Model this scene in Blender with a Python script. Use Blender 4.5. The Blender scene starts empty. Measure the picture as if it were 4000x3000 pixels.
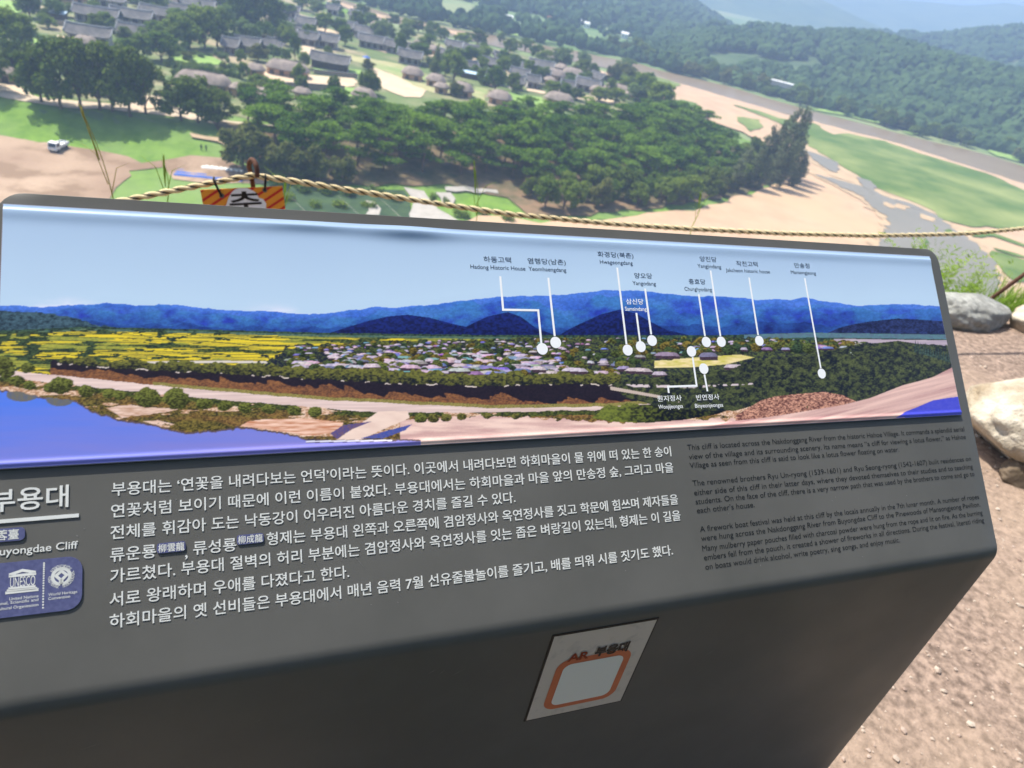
import bpy, math, random
import numpy as np
from mathutils import Vector, Matrix
from mathutils.geometry import delaunay_2d_cdt

random.seed(7); RNG = np.random.default_rng(7)
SC = bpy.context.scene; COL = SC.collection

# ------------------------------------------------------------------ camera
F_PX, PITCH, ROLL, EYE = 2725.3, 0.56177, 0.216117, 1.45      # photo is 4000 x 3000
_f = np.array([0, math.cos(PITCH), -math.sin(PITCH)]); _r = np.array([1., 0, 0]); _u = np.cross(_r, _f)
CR = math.cos(ROLL)*_r + math.sin(ROLL)*_u; CU = -math.sin(ROLL)*_r + math.cos(ROLL)*_u; CF = _f
CAM = np.array([0, 0, EYE])
cd = bpy.data.cameras.new('camera'); cam = bpy.data.objects.new('camera', cd); COL.objects.link(cam)
cam.matrix_world = Matrix(((CR[0], CU[0], -CF[0], 0), (CR[1], CU[1], -CF[1], 0), (CR[2], CU[2], -CF[2], EYE), (0, 0, 0, 1)))
cd.sensor_width = 36; cd.lens = F_PX*36/4000; cd.clip_start = 0.02; cd.clip_end = 20000
cd.dof.use_dof = True; cd.dof.focus_distance = 0.73; cd.dof.aperture_fstop = 9.2
SC.camera = cam

# ------------------------------------------------------------------ world, sun, exposure
SUN_AZ, SUN_EL = math.radians(-65), math.radians(58)
SUN = Vector((math.sin(SUN_AZ)*math.cos(SUN_EL), math.cos(SUN_AZ)*math.cos(SUN_EL), math.sin(SUN_EL)))
w = bpy.data.worlds.new('World'); SC.world = w; w.use_nodes = True
nt = w.node_tree; nt.nodes.clear()
sky = nt.nodes.new('ShaderNodeTexSky'); sky.sky_type = 'NISHITA'; sky.sun_disc = False
sky.sun_elevation = SUN_EL; sky.sun_rotation = SUN_AZ; sky.air_density = 1.0; sky.dust_density = 4.0; sky.altitude = 150
bg = nt.nodes.new('ShaderNodeBackground'); bg.inputs[1].default_value = 0.11
wo = nt.nodes.new('ShaderNodeOutputWorld'); nt.links.new(sky.outputs[0], bg.inputs[0]); nt.links.new(bg.outputs[0], wo.inputs[0])
sl = bpy.data.lights.new('sun', 'SUN'); sl.energy = 4.6; sl.angle = math.radians(0.6); sl.color = (1, 0.94, 0.84)
so = bpy.data.objects.new('sun', sl); COL.objects.link(so); so.rotation_euler = SUN.to_track_quat('Z', 'Y').to_euler()
so.location = (-20, 12, 40)
SC.view_settings.view_transform = 'Standard'; SC.view_settings.look = 'None'
SC.view_settings.exposure = 0.86; SC.view_settings.gamma = 1
cy = SC.cycles
cy.max_bounces = 6; cy.diffuse_bounces = 3; cy.glossy_bounces = 3; cy.transmission_bounces = 3; cy.transparent_max_bounces = 6
cy.volume_bounces = 1; cy.caustics_reflective = False; cy.caustics_refractive = False
cy.use_denoising = True

# ------------------------------------------------------------------ helpers: rays, terrain
def ray(px, py):
    d = CF + CR*(px-2000)/F_PX - CU*(py-1500)/F_PX
    return d/np.linalg.norm(d)
def at_z(px, py, z):
    d = ray(px, py); return CAM + d*((z-EYE)/d[2])
def at_dist(px, py, dist):
    d = ray(px, py); return CAM + d*(dist/math.hypot(d[0], d[1]))
VZ = EYE-60.0          # river level, sixty metres under the eye
PLAT = 4.5             # village terrace above the river flats
_T = [(-500, 220), (-100, 345), (60, 378), (160, 404), (300, 425), (440, 440), (565, 455), (700, 478), (850, 500), (1200, 530), (1600, 548),
      (1900, 548), (2150, 535), (2400, 530), (2600, 505), (2680, 480), (2560, 400), (2440, 330), (2300, 272), (2150, 230), (2000, 195), (1700, 125),
      (1500, 85), (1350, 40), (1200, -40), (900, -150), (300, -260)]
PP = np.array([at_z(x, y, VZ+PLAT)[:2] for x, y in _T])
def _poly_sd(P, poly):
    """signed distance (negative inside) of points P to polygon"""
    P = np.atleast_2d(P); d = np.full(len(P), 1e9); ins = np.zeros(len(P), bool)
    for i in range(len(poly)):
        a, b = poly[i], poly[(i+1) % len(poly)]
        ab = b-a; t = np.clip(((P-a)@ab)/(ab@ab), 0, 1)
        d = np.minimum(d, np.linalg.norm(P-a-t[:, None]*ab, axis=1))
        c = (a[1] > P[:, 1]) != (b[1] > P[:, 1])
        with np.errstate(divide='ignore', invalid='ignore'):
            xi = (b[0]-a[0])*(P[:, 1]-a[1])/(b[1]-a[1])+a[0]
        ins ^= c & (P[:, 0] < xi)
    return np.where(ins, -d, d)
def terr(P):
    P = np.atleast_2d(P)[:, :2]; d = _poly_sd(P, PP)
    wd = np.interp(P[:, 0], [-105, -60, 60, 120], [17, 42, 42, 30])
    t = np.clip(1-d/wd, 0, 1)
    return VZ + PLAT*t*t*(3-2*t)
def at(px, py):
    """ground point under a pixel of the valley"""
    z = VZ+2
    for _ in range(12): p = at_z(px, py, z); z = 0.5*z+0.5*terr(p)[0]
    return Vector((p[0], p[1], terr(p)[0]))
def px_per_m(p): return F_PX/float((np.array(p)-CAM)@CF)

# ------------------------------------------------------------------ helpers: noise, meshes, objects
def vnoise(x, y, seed=0):
    r = np.random.default_rng(seed).random((64, 64)); xi = np.floor(x).astype(int); yi = np.floor(y).astype(int)
    fx = x-xi; fy = y-yi; fx = fx*fx*(3-2*fx); fy = fy*fy*(3-2*fy)
    g = lambda a, b: r[a % 64, b % 64]
    return (g(xi, yi)*(1-fx)+g(xi+1, yi)*fx)*(1-fy)+(g(xi, yi+1)*(1-fx)+g(xi+1, yi+1)*fx)*fy
def fbm(x, y, oct=4, seed=0):
    s = 0; a = 1; t = 0
    for k in range(oct): s = s+a*vnoise(x*2**k+k*7.3, y*2**k-k*3.1, seed+k); t += a; a *= .5
    return s/t
class MB:
    def __init__(s): s.v = []; s.f = []; s.mi = []; s.sm = []
    def add(s, vs, fs, m=0, smooth=False):
        o = len(s.v); s.v += [tuple(map(float, p)) for p in vs]
        for f in fs: s.f.append(tuple(i+o for i in f)); s.mi.append(m); s.sm.append(smooth)
    def box(s, c, d, m=0, rz=0.0):
        cx, cy_, cz = c; ca, sa = math.cos(rz), math.sin(rz); vs = []
        for z in (-.5, .5):
            for x, y in ((-.5, -.5), (.5, -.5), (.5, .5), (-.5, .5)):
                X, Y = x*d[0], y*d[1]; vs.append((cx+X*ca-Y*sa, cy_+X*sa+Y*ca, cz+z*d[2]))
        s.add(vs, [(3, 2, 1, 0), (4, 5, 6, 7), (0, 1, 5, 4), (1, 2, 6, 5), (2, 3, 7, 6), (3, 0, 4, 7)], m)
    def tube(s, pts, rad, n=8, m=0, cap=True):
        pts = [Vector(p) for p in pts]; rad = rad if hasattr(rad, '__len__') else [rad]*len(pts)
        prev = None; vs = []; fs = []
        for i, p in enumerate(pts):
            t = (pts[min(i+1, len(pts)-1)]-pts[max(i-1, 0)]).normalized()
            if prev is None: prev = t.orthogonal().normalized()
            prev = (prev-t*prev.dot(t)).normalized(); b = t.cross(prev)
            for k in range(n):
                a = 2*math.pi*k/n; vs.append(p+(prev*math.cos(a)+b*math.sin(a))*rad[i])
        for i in range(len(pts)-1):
            for k in range(n): fs.append((i*n+k, i*n+(k+1) % n, (i+1)*n+(k+1) % n, (i+1)*n+k))
        if cap: fs.append(tuple(range(n-1, -1, -1))); fs.append(tuple(range((len(pts)-1)*n, len(pts)*n)))
        s.add(vs, fs, m, True)
    def mesh(s, name, mats):
        me = bpy.data.meshes.new(name); me.from_pydata(s.v, [], s.f)
        for m in (mats if isinstance(mats, (list, tuple)) else [mats]): me.materials.append(m)
        me.polygons.foreach_set('material_index', s.mi); me.polygons.foreach_set('use_smooth', s.sm); me.update()
        return me
def np_mesh(name, v, f, m, smooth=False, mi=None):
    """fast mesh from arrays; f is (n,3) or (n,4)"""
    me = bpy.data.meshes.new(name); k = f.shape[1]; n = len(f)
    me.vertices.add(len(v)); me.vertices.foreach_set('co', np.asarray(v, np.float32).ravel())
    me.loops.add(n*k); me.loops.foreach_set('vertex_index', f.astype(np.int32).ravel())
    me.polygons.add(n); me.polygons.foreach_set('loop_start', np.arange(0, n*k, k, dtype=np.int32))
    me.polygons.foreach_set('use_smooth', np.full(n, smooth))
    for x in (m if isinstance(m, (list, tuple)) else [m]): me.materials.append(x)
    if mi is not None: me.polygons.foreach_set('material_index', mi.astype(np.int32))
    me.update(calc_edges=True); me.validate()
    return me
def link(name, data, parent=None, local=False):
    """local=True: mesh is in its parent's coordinates; otherwise it is in world coordinates"""
    o = bpy.data.objects.new(name, data); COL.objects.link(o)
    if parent:
        o.parent = parent
        if not local:
            r = parent; off = Vector(r.location)
            while r.parent: r = r.parent; off = Vector(r.location)
            o.matrix_parent_inverse = Matrix.Translation(-off) if parent.parent is None else Matrix()
    return o
def tag(o, label=None, cat=None, group=None, kind=None):
    if label: o['label'] = label
    if cat: o['category'] = cat
    if group: o['group'] = group
    if kind: o['kind'] = kind
    return o
def empty(name, loc, rz=0, sc=1):
    o = bpy.data.objects.new(name, None); COL.objects.link(o); o.location = loc; o.rotation_euler = (0, 0, rz)
    o.scale = (sc, sc, sc) if not hasattr(sc, '__len__') else sc; o.empty_display_size = .3
    return o
def copy_tree(src, loc, rz=0, sc=1):
    r = src.copy(); COL.objects.link(r); r.location = loc; r.rotation_euler = (0, 0, rz)
    r.scale = (sc, sc, sc) if not hasattr(sc, '__len__') else sc
    for ch in src.children:
        c = ch.copy(); COL.objects.link(c); c.parent = r
        for g in ch.children: d = g.copy(); COL.objects.link(d); d.parent = c
    return r

# ------------------------------------------------------------------ materials
def lin(r, g, b):
    f = lambda c: (c/255/12.92) if c/255 <= .04045 else ((c/255+.055)/1.055)**2.4
    return (f(r), f(g), f(b))
def mat(name, c1, c2=None, scale=1.0, rough=.9, detail=6, bump=0, bscale=None, c3=None, s3=.05, spec=.3, coord='Object', lo=.35, hi=.65, metal=0, coat=0, bdist=.02):
    m = bpy.data.materials.new(name); m.use_nodes = True; nt = m.node_tree; N = nt.nodes; L = nt.links
    b = N['Principled BSDF']; b.inputs['Roughness'].default_value = rough; b.inputs['Specular IOR Level'].default_value = spec
    b.inputs['Metallic'].default_value = metal; b.inputs['Coat Weight'].default_value = coat
    if c2 is None and not bump:
        b.inputs['Base Color'].default_value = (*c1, 1); return m
    tc = N.new('ShaderNodeTexCoord'); out = tc.outputs[coord]
    def noise(s, d=detail):
        n = N.new('ShaderNodeTexNoise'); n.inputs['Scale'].default_value = s; n.inputs['Detail'].default_value = d; n.inputs['Roughness'].default_value = .6
        L.new(out, n.inputs['Vector']); return n.outputs['Fac']
    def remap(x, a, z):
        r = N.new('ShaderNodeMapRange'); r.inputs[1].default_value = a; r.inputs[2].default_value = z; L.new(x, r.inputs[0]); return r.outputs[0]
    def mix(fac, a, z):
        x = N.new('ShaderNodeMix'); x.data_type = 'RGBA'; L.new(fac, x.inputs[0])
        for k, c in ((6, a), (7, z)):
            if isinstance(c, tuple): x.inputs[k].default_value = (*c, 1)
            else: L.new(c, x.inputs[k])
        return x.outputs[2]
    col = c1
    if c2 is not None: col = mix(remap(noise(scale), lo, hi), c1, c2)
    if c3 is not None: col = mix(remap(noise(s3, 4), .42, .68), col, c3)
    if isinstance(col, tuple): b.inputs['Base Color'].default_value = (*col, 1)
    else: L.new(col, b.inputs['Base Color'])
    if bump:
        bp = N.new('ShaderNodeBump'); bp.inputs['Strength'].default_value = bump; bp.inputs['Distance'].default_value = bdist
        L.new(noise(bscale or scale*3, 5), bp.inputs['Height']); L.new(bp.outputs[0], b.inputs['Normal'])
    return m
def leaf_mat(name, c1, c2, trans=.3, scale=1.6):
    m = bpy.data.materials.new(name); m.use_nodes = True; nt = m.node_tree; N = nt.nodes; L = nt.links; N.clear()
    o = N.new('ShaderNodeOutputMaterial'); d = N.new('ShaderNodeBsdfDiffuse'); t = N.new('ShaderNodeBsdfTranslucent'); x = N.new('ShaderNodeMixShader')
    x.inputs[0].default_value = trans
    oi = N.new('ShaderNodeObjectInfo'); tc = N.new('ShaderNodeTexCoord'); n = N.new('ShaderNodeTexNoise'); n.inputs['Scale'].default_value = scale; n.inputs['Detail'].default_value = 3
    L.new(tc.outputs['Object'], n.inputs['Vector'])
    a = N.new('ShaderNodeMath'); a.operation = 'MULTIPLY_ADD'; L.new(oi.outputs['Random'], a.inputs[0]); a.inputs[1].default_value = .7
    mr = N.new('ShaderNodeMapRange'); mr.inputs[1].default_value = .3; mr.inputs[2].default_value = .7; mr.inputs[3].default_value = -.45; mr.inputs[4].default_value = .75
    L.new(n.outputs['Fac'], mr.inputs[0]); L.new(mr.outputs[0], a.inputs[2])
    mx = N.new('ShaderNodeMix'); mx.data_type = 'RGBA'; L.new(a.outputs[0], mx.inputs[0]); mx.inputs[6].default_value = (*c1, 1); mx.inputs[7].default_value = (*c2, 1)
    L.new(mx.outputs[2], d.inputs[0]); L.new(mx.outputs[2], t.inputs[0])
    L.new(d.outputs[0], x.inputs[1]); L.new(t.outputs[0], x.inputs[2]); L.new(x.outputs[0], o.inputs[0])
    return m
M = dict(
    grass=mat('valley grass', (.08, .175, .012), (.15, .27, .025), .25, bump=.3, bscale=1.2, c3=(.16, .24, .07), s3=.03),
    base=mat('valley fields', (.09, .17, .05), (.15, .22, .08), .03, c3=(.24, .26, .12), s3=.008),
    lawn=mat('bright lawn', (.17, .30, .06), (.25, .36, .09), .3),
    straw=mat('dry grass', (.30, .29, .13), (.38, .35, .18), .2, c3=(.2, .27, .09), s3=.06),
    yard=mat('packed earth yard', (.50, .38, .25), (.58, .46, .31), .15),
    field=mat('bare earth field', (.22, .145, .09), (.45, .33, .23), .10, c3=(.22, .14, .09), s3=.05, lo=.4, hi=.6, bump=.3, bscale=.5),
    beach=mat('river sand', (.40, .275, .175), (.48, .335, .22), .1, c3=(.47, .33, .2), s3=.03, bump=.15, bscale=.6),
    mud=mat('wet sand', (.36, .26, .16), (.46, .34, .21), .15),
    meadow=mat('flood meadow', (.055, .115, .012), (.085, .148, .02), .12, c3=(.22, .26, .075), s3=.025, bump=.4, bscale=.8),
    forestfloor=mat('forest floor', (.07, .075, .03), (.22, .14, .08), .15),
    path=mat('gravel track', (.46, .37, .26), (.54, .44, .32), .3),
    pave=mat('grey paving', (.33, .31, .27), (.40, .37, .33), .5),
    river=mat('brown river', (.20, .145, .08), (.235, .175, .10), .02, rough=.3, spec=.2, bump=.12, bscale=.5),
    water=mat('grass with painted shade', (.022, .05, .022), (.045, .085, .03), .3, bump=.5, bscale=1.5),  # not open water: grass with the pines' shade put into its colour
    stream=mat('grey shallow water', (.19, .175, .135), (.215, .195, .155), .03, rough=.35, spec=.12, bump=.03, bscale=.6),
    wood=mat('wooded slope', (.03, .065, .022), (.06, .11, .035), .05, c3=(.09, .13, .05), s3=.012, bump=1, bscale=.12, bdist=2),
    bark=mat('bark', (.09, .06, .045), (.16, .11, .085), 3),
    pinebark=mat('red pine bark', (.12, .07, .045), (.2, .12, .085), 2),
    thatch=mat('weathered thatch', (.23, .185, .155), (.32, .265, .225), .8, c3=(.19, .155, .13), s3=.25, bump=.5, bscale=6),
    tile=mat('grey roof tile', (.085, .085, .085), (.16, .15, .145), .6),
    plaster=mat('pale plaster', (.5, .46, .40), (.58, .54, .48), 1),
    clay=mat('clay wall', (.42, .25, .13), (.5, .32, .19), 1),
    timber=mat('dark timber', (.07, .045, .03), (.11, .075, .05), 2),
    white=mat('white paint', (.78, .78, .76)), bluesheet=mat('pale blue sheet roof', (.42, .58, .72), (.5, .65, .78), .4, rough=.5),
    redroof=mat('red roof', (.4, .12, .09)),
    bluetarp=mat('blue tarpaulin', (.002, .075, .36), (.003, .09, .40), 1, rough=.5),
    sack=mat('white sack', (.78, .77, .74), (.66, .65, .62), 3),
    dark=mat('black rubber', (.02, .02, .02)), glass=mat('dark glass', (.03, .04, .05), rough=.1, spec=.5),
    chassis=mat('grey steel', (.12, .12, .13), rough=.5),
)
LEAF = dict(
    pine=leaf_mat('pine needles', (.032, .09, .012), (.18, .30, .03), .3),
    broad=leaf_mat('broad leaves', (.06, .125, .018), (.21, .28, .04), .34),
    dark=leaf_mat('dark leaves', (.045, .09, .016), (.15, .20, .032), .3),
    light=leaf_mat('light leaves', (.11, .18, .05), (.19, .25, .08), .35),
    poplar=leaf_mat('poplar leaves', (.10, .13, .06), (.19, .22, .10), .35),
    olive=leaf_mat('olive leaves', (.085, .11, .03), (.20, .21, .058), .32),
    weed=leaf_mat('weed leaves', (.16, .28, .04), (.30, .42, .075), .4, 6),
    straw=leaf_mat('dry stalk', (.34, .32, .09), (.42, .38, .14), .3, 6),
)

# ================================================================== THE SETTING
def grid_lines(lo, a, b, hi, fine, grow=1.22):
    mid = list(np.arange(a, b+.01, fine)); s = fine; x = a; left = []
    while x > lo: s *= grow; x -= s; left.append(x)
    s = fine; x = b; right = []
    while x < hi: s *= grow; x += s; right.append(x)
    return np.array(left[::-1]+mid+right)
gx = grid_lines(-9000, -330, 300, 9000, 3.0); gy = grid_lines(-3000, 60, 640, 9000, 3.0)
GX, GY = np.meshgrid(gx, gy); gp = np.stack([GX.ravel(), GY.ravel()], 1)
gv = np.concatenate([gp, terr(gp)[:, None]], 1); nx, ny = len(gx), len(gy)
ii = (np.arange(ny-1)[:, None]*nx+np.arange(nx-1)[None]).ravel()
gq = np.stack([ii, ii+1, ii+nx+1, ii+nx], 1)
tag(link('valley_ground', np_mesh('valley_ground', gv, gq, M['base'], True)), kind='structure')

_sheets = []
def sheet(name, px, level, m, step=4.0, rough=1.0, world=False):
    """a draped sheet of ground cover; outline given as sight lines met with the valley floor"""
    P = [Vector(p) for p in px] if world else [at(x, y).xy for x, y in px]
    r = random.Random(hash(name) % 999 if False else len(px)*31+int(level*10)); out = []
    for a, b in zip(P, P[1:]+P[:1]):
        n = max(1, int((b-a).length/step)); t = (b-a); nrm = Vector((-t.y, t.x)).normalized() if t.length else Vector((0, 0))
        for k in range(n): out.append(a+t*(k/n)+nrm*(r.uniform(-1, 1)*min(step*.28*rough, t.length*.2)))
    arr = np.array([[p.x, p.y] for p in out]); s2 = step
    while (np.ptp(arr[:, 0])/s2)*(np.ptp(arr[:, 1])/s2) > 9000: s2 *= 1.3
    qx, qy = np.meshgrid(np.arange(arr[:, 0].min(), arr[:, 0].max(), s2), np.arange(arr[:, 1].min(), arr[:, 1].max(), s2))
    q = np.stack([qx.ravel(), qy.ravel()], 1); q = q[_poly_sd(q, arr) < -s2*.4]
    n = len(arr); pts = [Vector(p) for p in arr]+[Vector(p) for p in q]
    v, e, f, *_ = delaunay_2d_cdt(pts, [(i, (i+1) % n) for i in range(n)], [], 1, 1e-4)
    va = np.array([[p.x, p.y] for p in v]); z = terr(va)+level*.16+len(_sheets)*.0014; _sheets.append(name)
    me = bpy.data.meshes.new(name); me.from_pydata(np.c_[va, z].tolist(), [], [tuple(x) for x in f]); me.materials.append(m)
    me.polygons.foreach_set('use_smooth', [True]*len(me.polygons)); me.update()
    return tag(link(name, me), kind='structure')

# near grass: whole foreground of the valley, then what lies on it
sheet('grass', [(-500, 200), (300, -40), (1250, -30), (1500, 100), (2000, 215), (2500, 345), (2620, 400), (2950, 560), (3090, 700), (2900, 790), (2300, 870), (1900, 1010), (-500, 1000)], 1, M['grass'], 5)
sheet('bare_field', [(-500, 470), (0, 533), (180, 553), (280, 570), (400, 590), (500, 615), (553, 640), (655, 636), (746, 614), (860, 628), (960, 655), (1060, 690), (1040, 730), (930, 724), (845, 718), (678, 704), (651, 687), (646, 660), (511, 673), (500, 690), (470, 740), (430, 830), (380, 950), (-500, 950)], 2, M['field'], 4)
sheet('levee_path', [(-500, 240), (-100, 322), (60, 345), (160, 382), (300, 398), (430, 408), (520, 385), (610, 378), (640, 400), (700, 425), (800, 458), (900, 480), (1200, 500), (1600, 518), (1600, 538), (1200, 528), (850, 488), (700, 463), (560, 445), (400, 432), (250, 420), (100, 398), (-100, 350), (-500, 260)], 2, M['path'], 4)
sheet('forest_floor', [(830, 480), (1200, 505), (1900, 520), (2400, 510), (2650, 490), (2860, 560), (3040, 600), (3085, 690), (2900, 770), (2300, 845), (2080, 850), (1980, 780), (1750, 732), (1300, 735), (1100, 700), (900, 600)], 3, M['forestfloor'], 5)
sheet('footpath', [(738, 532), (800, 538), (870, 548), (900, 580), (870, 572), (850, 562), (800, 552), (745, 546)], 4, M['mud'], 3)
sheet('shaded_grass', [(1040, 715), (1120, 722), (1200, 732), (1300, 740), (1420, 748), (1500, 744), (1568, 752), (1585, 775), (1604, 806), (1596, 850), (1600, 920), (960, 920), (990, 850), (985, 800), (1010, 760)], 4, M['water'], 3)  # grass sheet whose dark colour stands in for the pines' shade
sheet('sand_bar', [(2330, 285), (2500, 285), (2656, 330), (2975, 423), (3178, 478), (3381, 532), (3517, 566), (3720, 633), (4000, 722), (4500, 900), (4500, 1500), (3700, 1500), (3200, 1400), (1500, 1400), (1560, 960), (1864, 846), (2099, 872), (2300, 868), (2700, 830), (2900, 772), (3040, 720), (3060, 600), (2900, 520), (2650, 420), (2550, 370), (2430, 320)], 4, M['beach'], 6)
sheet('mud_flat', [(3110, 556), (3200, 585), (3330, 660), (3440, 735), (3530, 775), (3660, 828), (3700, 862), (3720, 890), (3650, 845), (3500, 795), (3390, 760), (3330, 720), (3240, 690), (3160, 640), (3100, 590)], 5, M['mud'], 5)
sheet('meadow', [(3076, 502), (3130, 481), (3178, 488), (3246, 529), (3313, 529), (3449, 556), (3584, 603), (3720, 644), (3856, 685), (4000, 753), (4300, 880), (4300, 960), (4000, 905), (3788, 893), (3673, 868), (3652, 834), (3517, 780), (3415, 739), (3313, 671), (3178, 590), (3096, 536)], 6, M['meadow'], 5)
for px in ([(2440, 290), (2500, 288), (2656, 333), (2635, 352), (2568, 339)], [(2860, 415), (2960, 438), (3042, 468), (3097, 475), (3151, 515), (3085, 508), (2990, 465)], [(2873, 461), (2968, 475), (2975, 502), (2934, 522), (2880, 480)],
           [(2600, 390), (2660, 395), (2720, 410), (2700, 425), (2630, 415)], [(3775, 915), (3870, 915), (3960, 950), (4050, 985), (4000, 975), (3880, 935), (3800, 935)], [(3870, 990), (3920, 1004), (4060, 1040), (4060, 1120), (3950, 1110), (3910, 1060), (3860, 1020)], [(3870, 973), (3960, 1000), (4050, 1030), (3960, 1012), (3880, 985)]):
    sheet('grass_patch', px, 6, M['meadow'], 4)
_st = [(3178, 690), (3246, 705), (3310, 722), (3354, 735), (3400, 752), (3503, 795), (3560, 815), (3652, 850), (3711, 897), (3786, 948), (3835, 982), (3862, 1019), (3895, 1091), (3890, 1180), (3700, 1300), (3400, 1250), (3425, 1000), (3440, 963), (3455, 908), (3475, 875), (3402, 814), (3341, 766), (3246, 722)]
def swell(px, d):
    P = [at(*p).xy for p in px]; A_ = sum(a.x*b.y-b.x*a.y for a, b in zip(P, P[1:]+P[:1])); out = []
    for a, b, c in zip(P[-1:]+P[:-1], P, P[1:]+P[:1]): t = (c-a).normalized(); out.append(b+Vector((t.y, -t.x))*(d if A_ > 0 else -d))
    return out
sheet('wet_sand', swell(_st, 3.2), 5.4, M['mud'], 3, 2.2, world=True)
sheet('stream', _st, 6.6, M['stream'], 2.2, 2.4)
for px in ([(3500, 806), (3545, 818), (3530, 832), (3495, 822)], [(3590, 846), (3640, 862), (3648, 880), (3600, 866)], [(3600, 935), (3618, 960), (3610, 985), (3596, 960)], [(3455, 800), (3490, 815), (3476, 826), (3446, 812)], [(3700, 905), (3730, 935), (3715, 938), (3690, 915)]):
    sheet('mud_bank', px, 7.2, M['meadow'] if px[0][0] > 3595 else M['mud'], 2, 2)
sheet('pool', [(3124, 590), (3180, 606), (3273, 644), (3266, 682), (3240, 676), (3178, 632)], 6.5, M['stream'], 4)
sheet('pool', [(3340, 700), (3390, 715), (3420, 740), (3414, 770), (3390, 755)], 7.1, M['stream'], 4)
sheet('pool', [(3490, 788), (3540, 800), (3600, 828), (3570, 826), (3510, 806)], 7, M['stream'], 3)
_rlo = [(1100, -70), (1259, 8), (1423, 66), (1576, 103), (1729, 140), (1846, 160), (1964, 190), (2140, 222), (2317, 258), (2500, 283), (2656, 330), (2975, 422), (3178, 477), (3381, 531), (3517, 565), (3720, 632), (3856, 680), (4000, 721), (4500, 900)]
_rhi = [(4500, 810), (4300, 745), (4000, 651), (3788, 590), (3584, 542), (3381, 488), (3178, 437), (2975, 380), (2839, 339), (2656, 298), (2500, 254), (2258, 203), (2082, 170), (1905, 138), (1788, 118), (1611, 82), (1435, 28), (1318, -8), (1150, -90)]
sheet('river', _rlo+_rhi, 2, M['river'], 12)
sheet('sandbank', [(1280, 10), (1330, 14), (1450, 52), (1620, 95), (1760, 122), (1880, 145), (1830, 148), (1700, 124), (1560, 92), (1400, 54)], 4, M['beach'], 6)
# forecourt of the grove beside the water
sheet('grey_paving', [(1735, 733), (1946, 752), (1946, 766), (1735, 752)], 4, M['pave'], 3)
for px in ([(1576, 740), (1647, 756), (1717, 823), (1788, 870), (1611, 866), (1605, 790)], [(1694, 756), (1764, 762), (1770, 805), (1729, 805)], [(1430, 790), (1470, 800), (1480, 850), (1430, 850)]):
    sheet('footpath', px, 4, M['pave'], 3)
M['village'] = mat('trodden village ground', (.085, .13, .04), (.33, .265, .165), .06, lo=.44, hi=.6, c3=(.12, .17, .05), s3=.025, detail=8)
sheet('village_ground', [(-400, 300), (60, 340), (160, 378), (430, 405), (560, 375), (800, 440), (1200, 495), (1600, 512), (2100, 500), (2500, 480), (2560, 420), (2430, 335), (2290, 280), (2140, 240), (1990, 205), (1690, 140), (1480, 95), (1330, 50), (1150, -20), (700, -120), (-300, -120)], 1.6, M['village'], 5)
# yards and lawns among the houses
for px in ([(935, 263), (1060, 285), (1285, 304), (1389, 312), (1389, 342), (1250, 348), (1045, 323), (980, 300)],
           [(1417, 259), (1442, 263), (1502, 285), (1553, 304), (1616, 339), (1664, 358), (1640, 385), (1585, 384), (1540, 368), (1490, 350), (1477, 310), (1452, 282)],
           [(228, 142), (291, 155), (294, 177), (221, 168)], [(184, 76), (285, 104), (285, 114), (184, 92)], [(1182, 180), (1229, 190), (1226, 222), (1175, 215)],
           [(2176, 334), (2227, 353), (2242, 372), (2182, 372)], [(1986, 217), (2046, 230), (2040, 249), (1973, 242)], [(2290, 268), (2350, 278), (2360, 292), (2300, 290)], [(0, 330), (90, 352), (120, 385), (0, 362)], [(1130, 95), (1190, 105), (1160, 118), (1110, 108)],
           [(540, 380), (625, 388), (640, 425), (560, 435), (530, 410)], [(1900, 310), (1945, 320), (1930, 345), (1895, 335)]):
    sheet('yard', px, 3, M['yard'], 3)
for px in ([(1000, 50), (1100, 66), (1090, 76), (1000, 62)], [(1240, 110), (1330, 130), (1320, 142), (1240, 122)], [(1600, 190), (1700, 215), (1690, 226), (1600, 202)], [(1780, 215), (1880, 235), (1870, 247), (1780, 228)], [(2240, 372), (2420, 400), (2400, 415), (2240, 388)], [(2060, 350), (2130, 362), (2120, 372), (2060, 360)], [(1420, 175), (1520, 200), (1510, 212), (1420, 186)], [(640, 75), (760, 95), (750, 106), (640, 86)]):
    sheet('yard', px, 3, M['yard'], 3)
sheet('dry_grass', [(1354, 215), (1553, 253), (1673, 300), (1760, 330), (1720, 372), (1664, 356), (1616, 337), (1553, 302), (1502, 283), (1420, 252), (1360, 240)], 2, M['straw'], 4)
sheet('dry_grass', [(1800, 330), (1900, 352), (1890, 405), (1810, 380)], 2, M['straw'], 4)
for px in ([(73, 152), (152, 158), (150, 187), (73, 177)], [(-60, 0), (95, 13), (92, 54), (-60, 62)], [(392, 209), (459, 220), (459, 237), (392, 228)], [(240, 118), (300, 122), (290, 135), (245, 132)], [(1220, 255), (1410, 280), (1405, 296), (1230, 280)], [(1310, 345), (1420, 352), (1440, 385), (1330, 380)],
           [(1954, 360), (2113, 385), (2167, 429), (2100, 440), (2000, 425), (1960, 390)], [(2090, 405), (2175, 430), (2160, 445), (2080, 430)], [(905, 278), (935, 280), (940, 300), (915, 300)], [(1090, 205), (1120, 212), (1115, 232), (1088, 226)], [(660, 200), (800, 215), (900, 260), (780, 255), (670, 240)], [(190, 155), (230, 175), (225, 190), (180, 180)]):
    sheet('lawn', px, 3, M['lawn'], 3)
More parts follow.
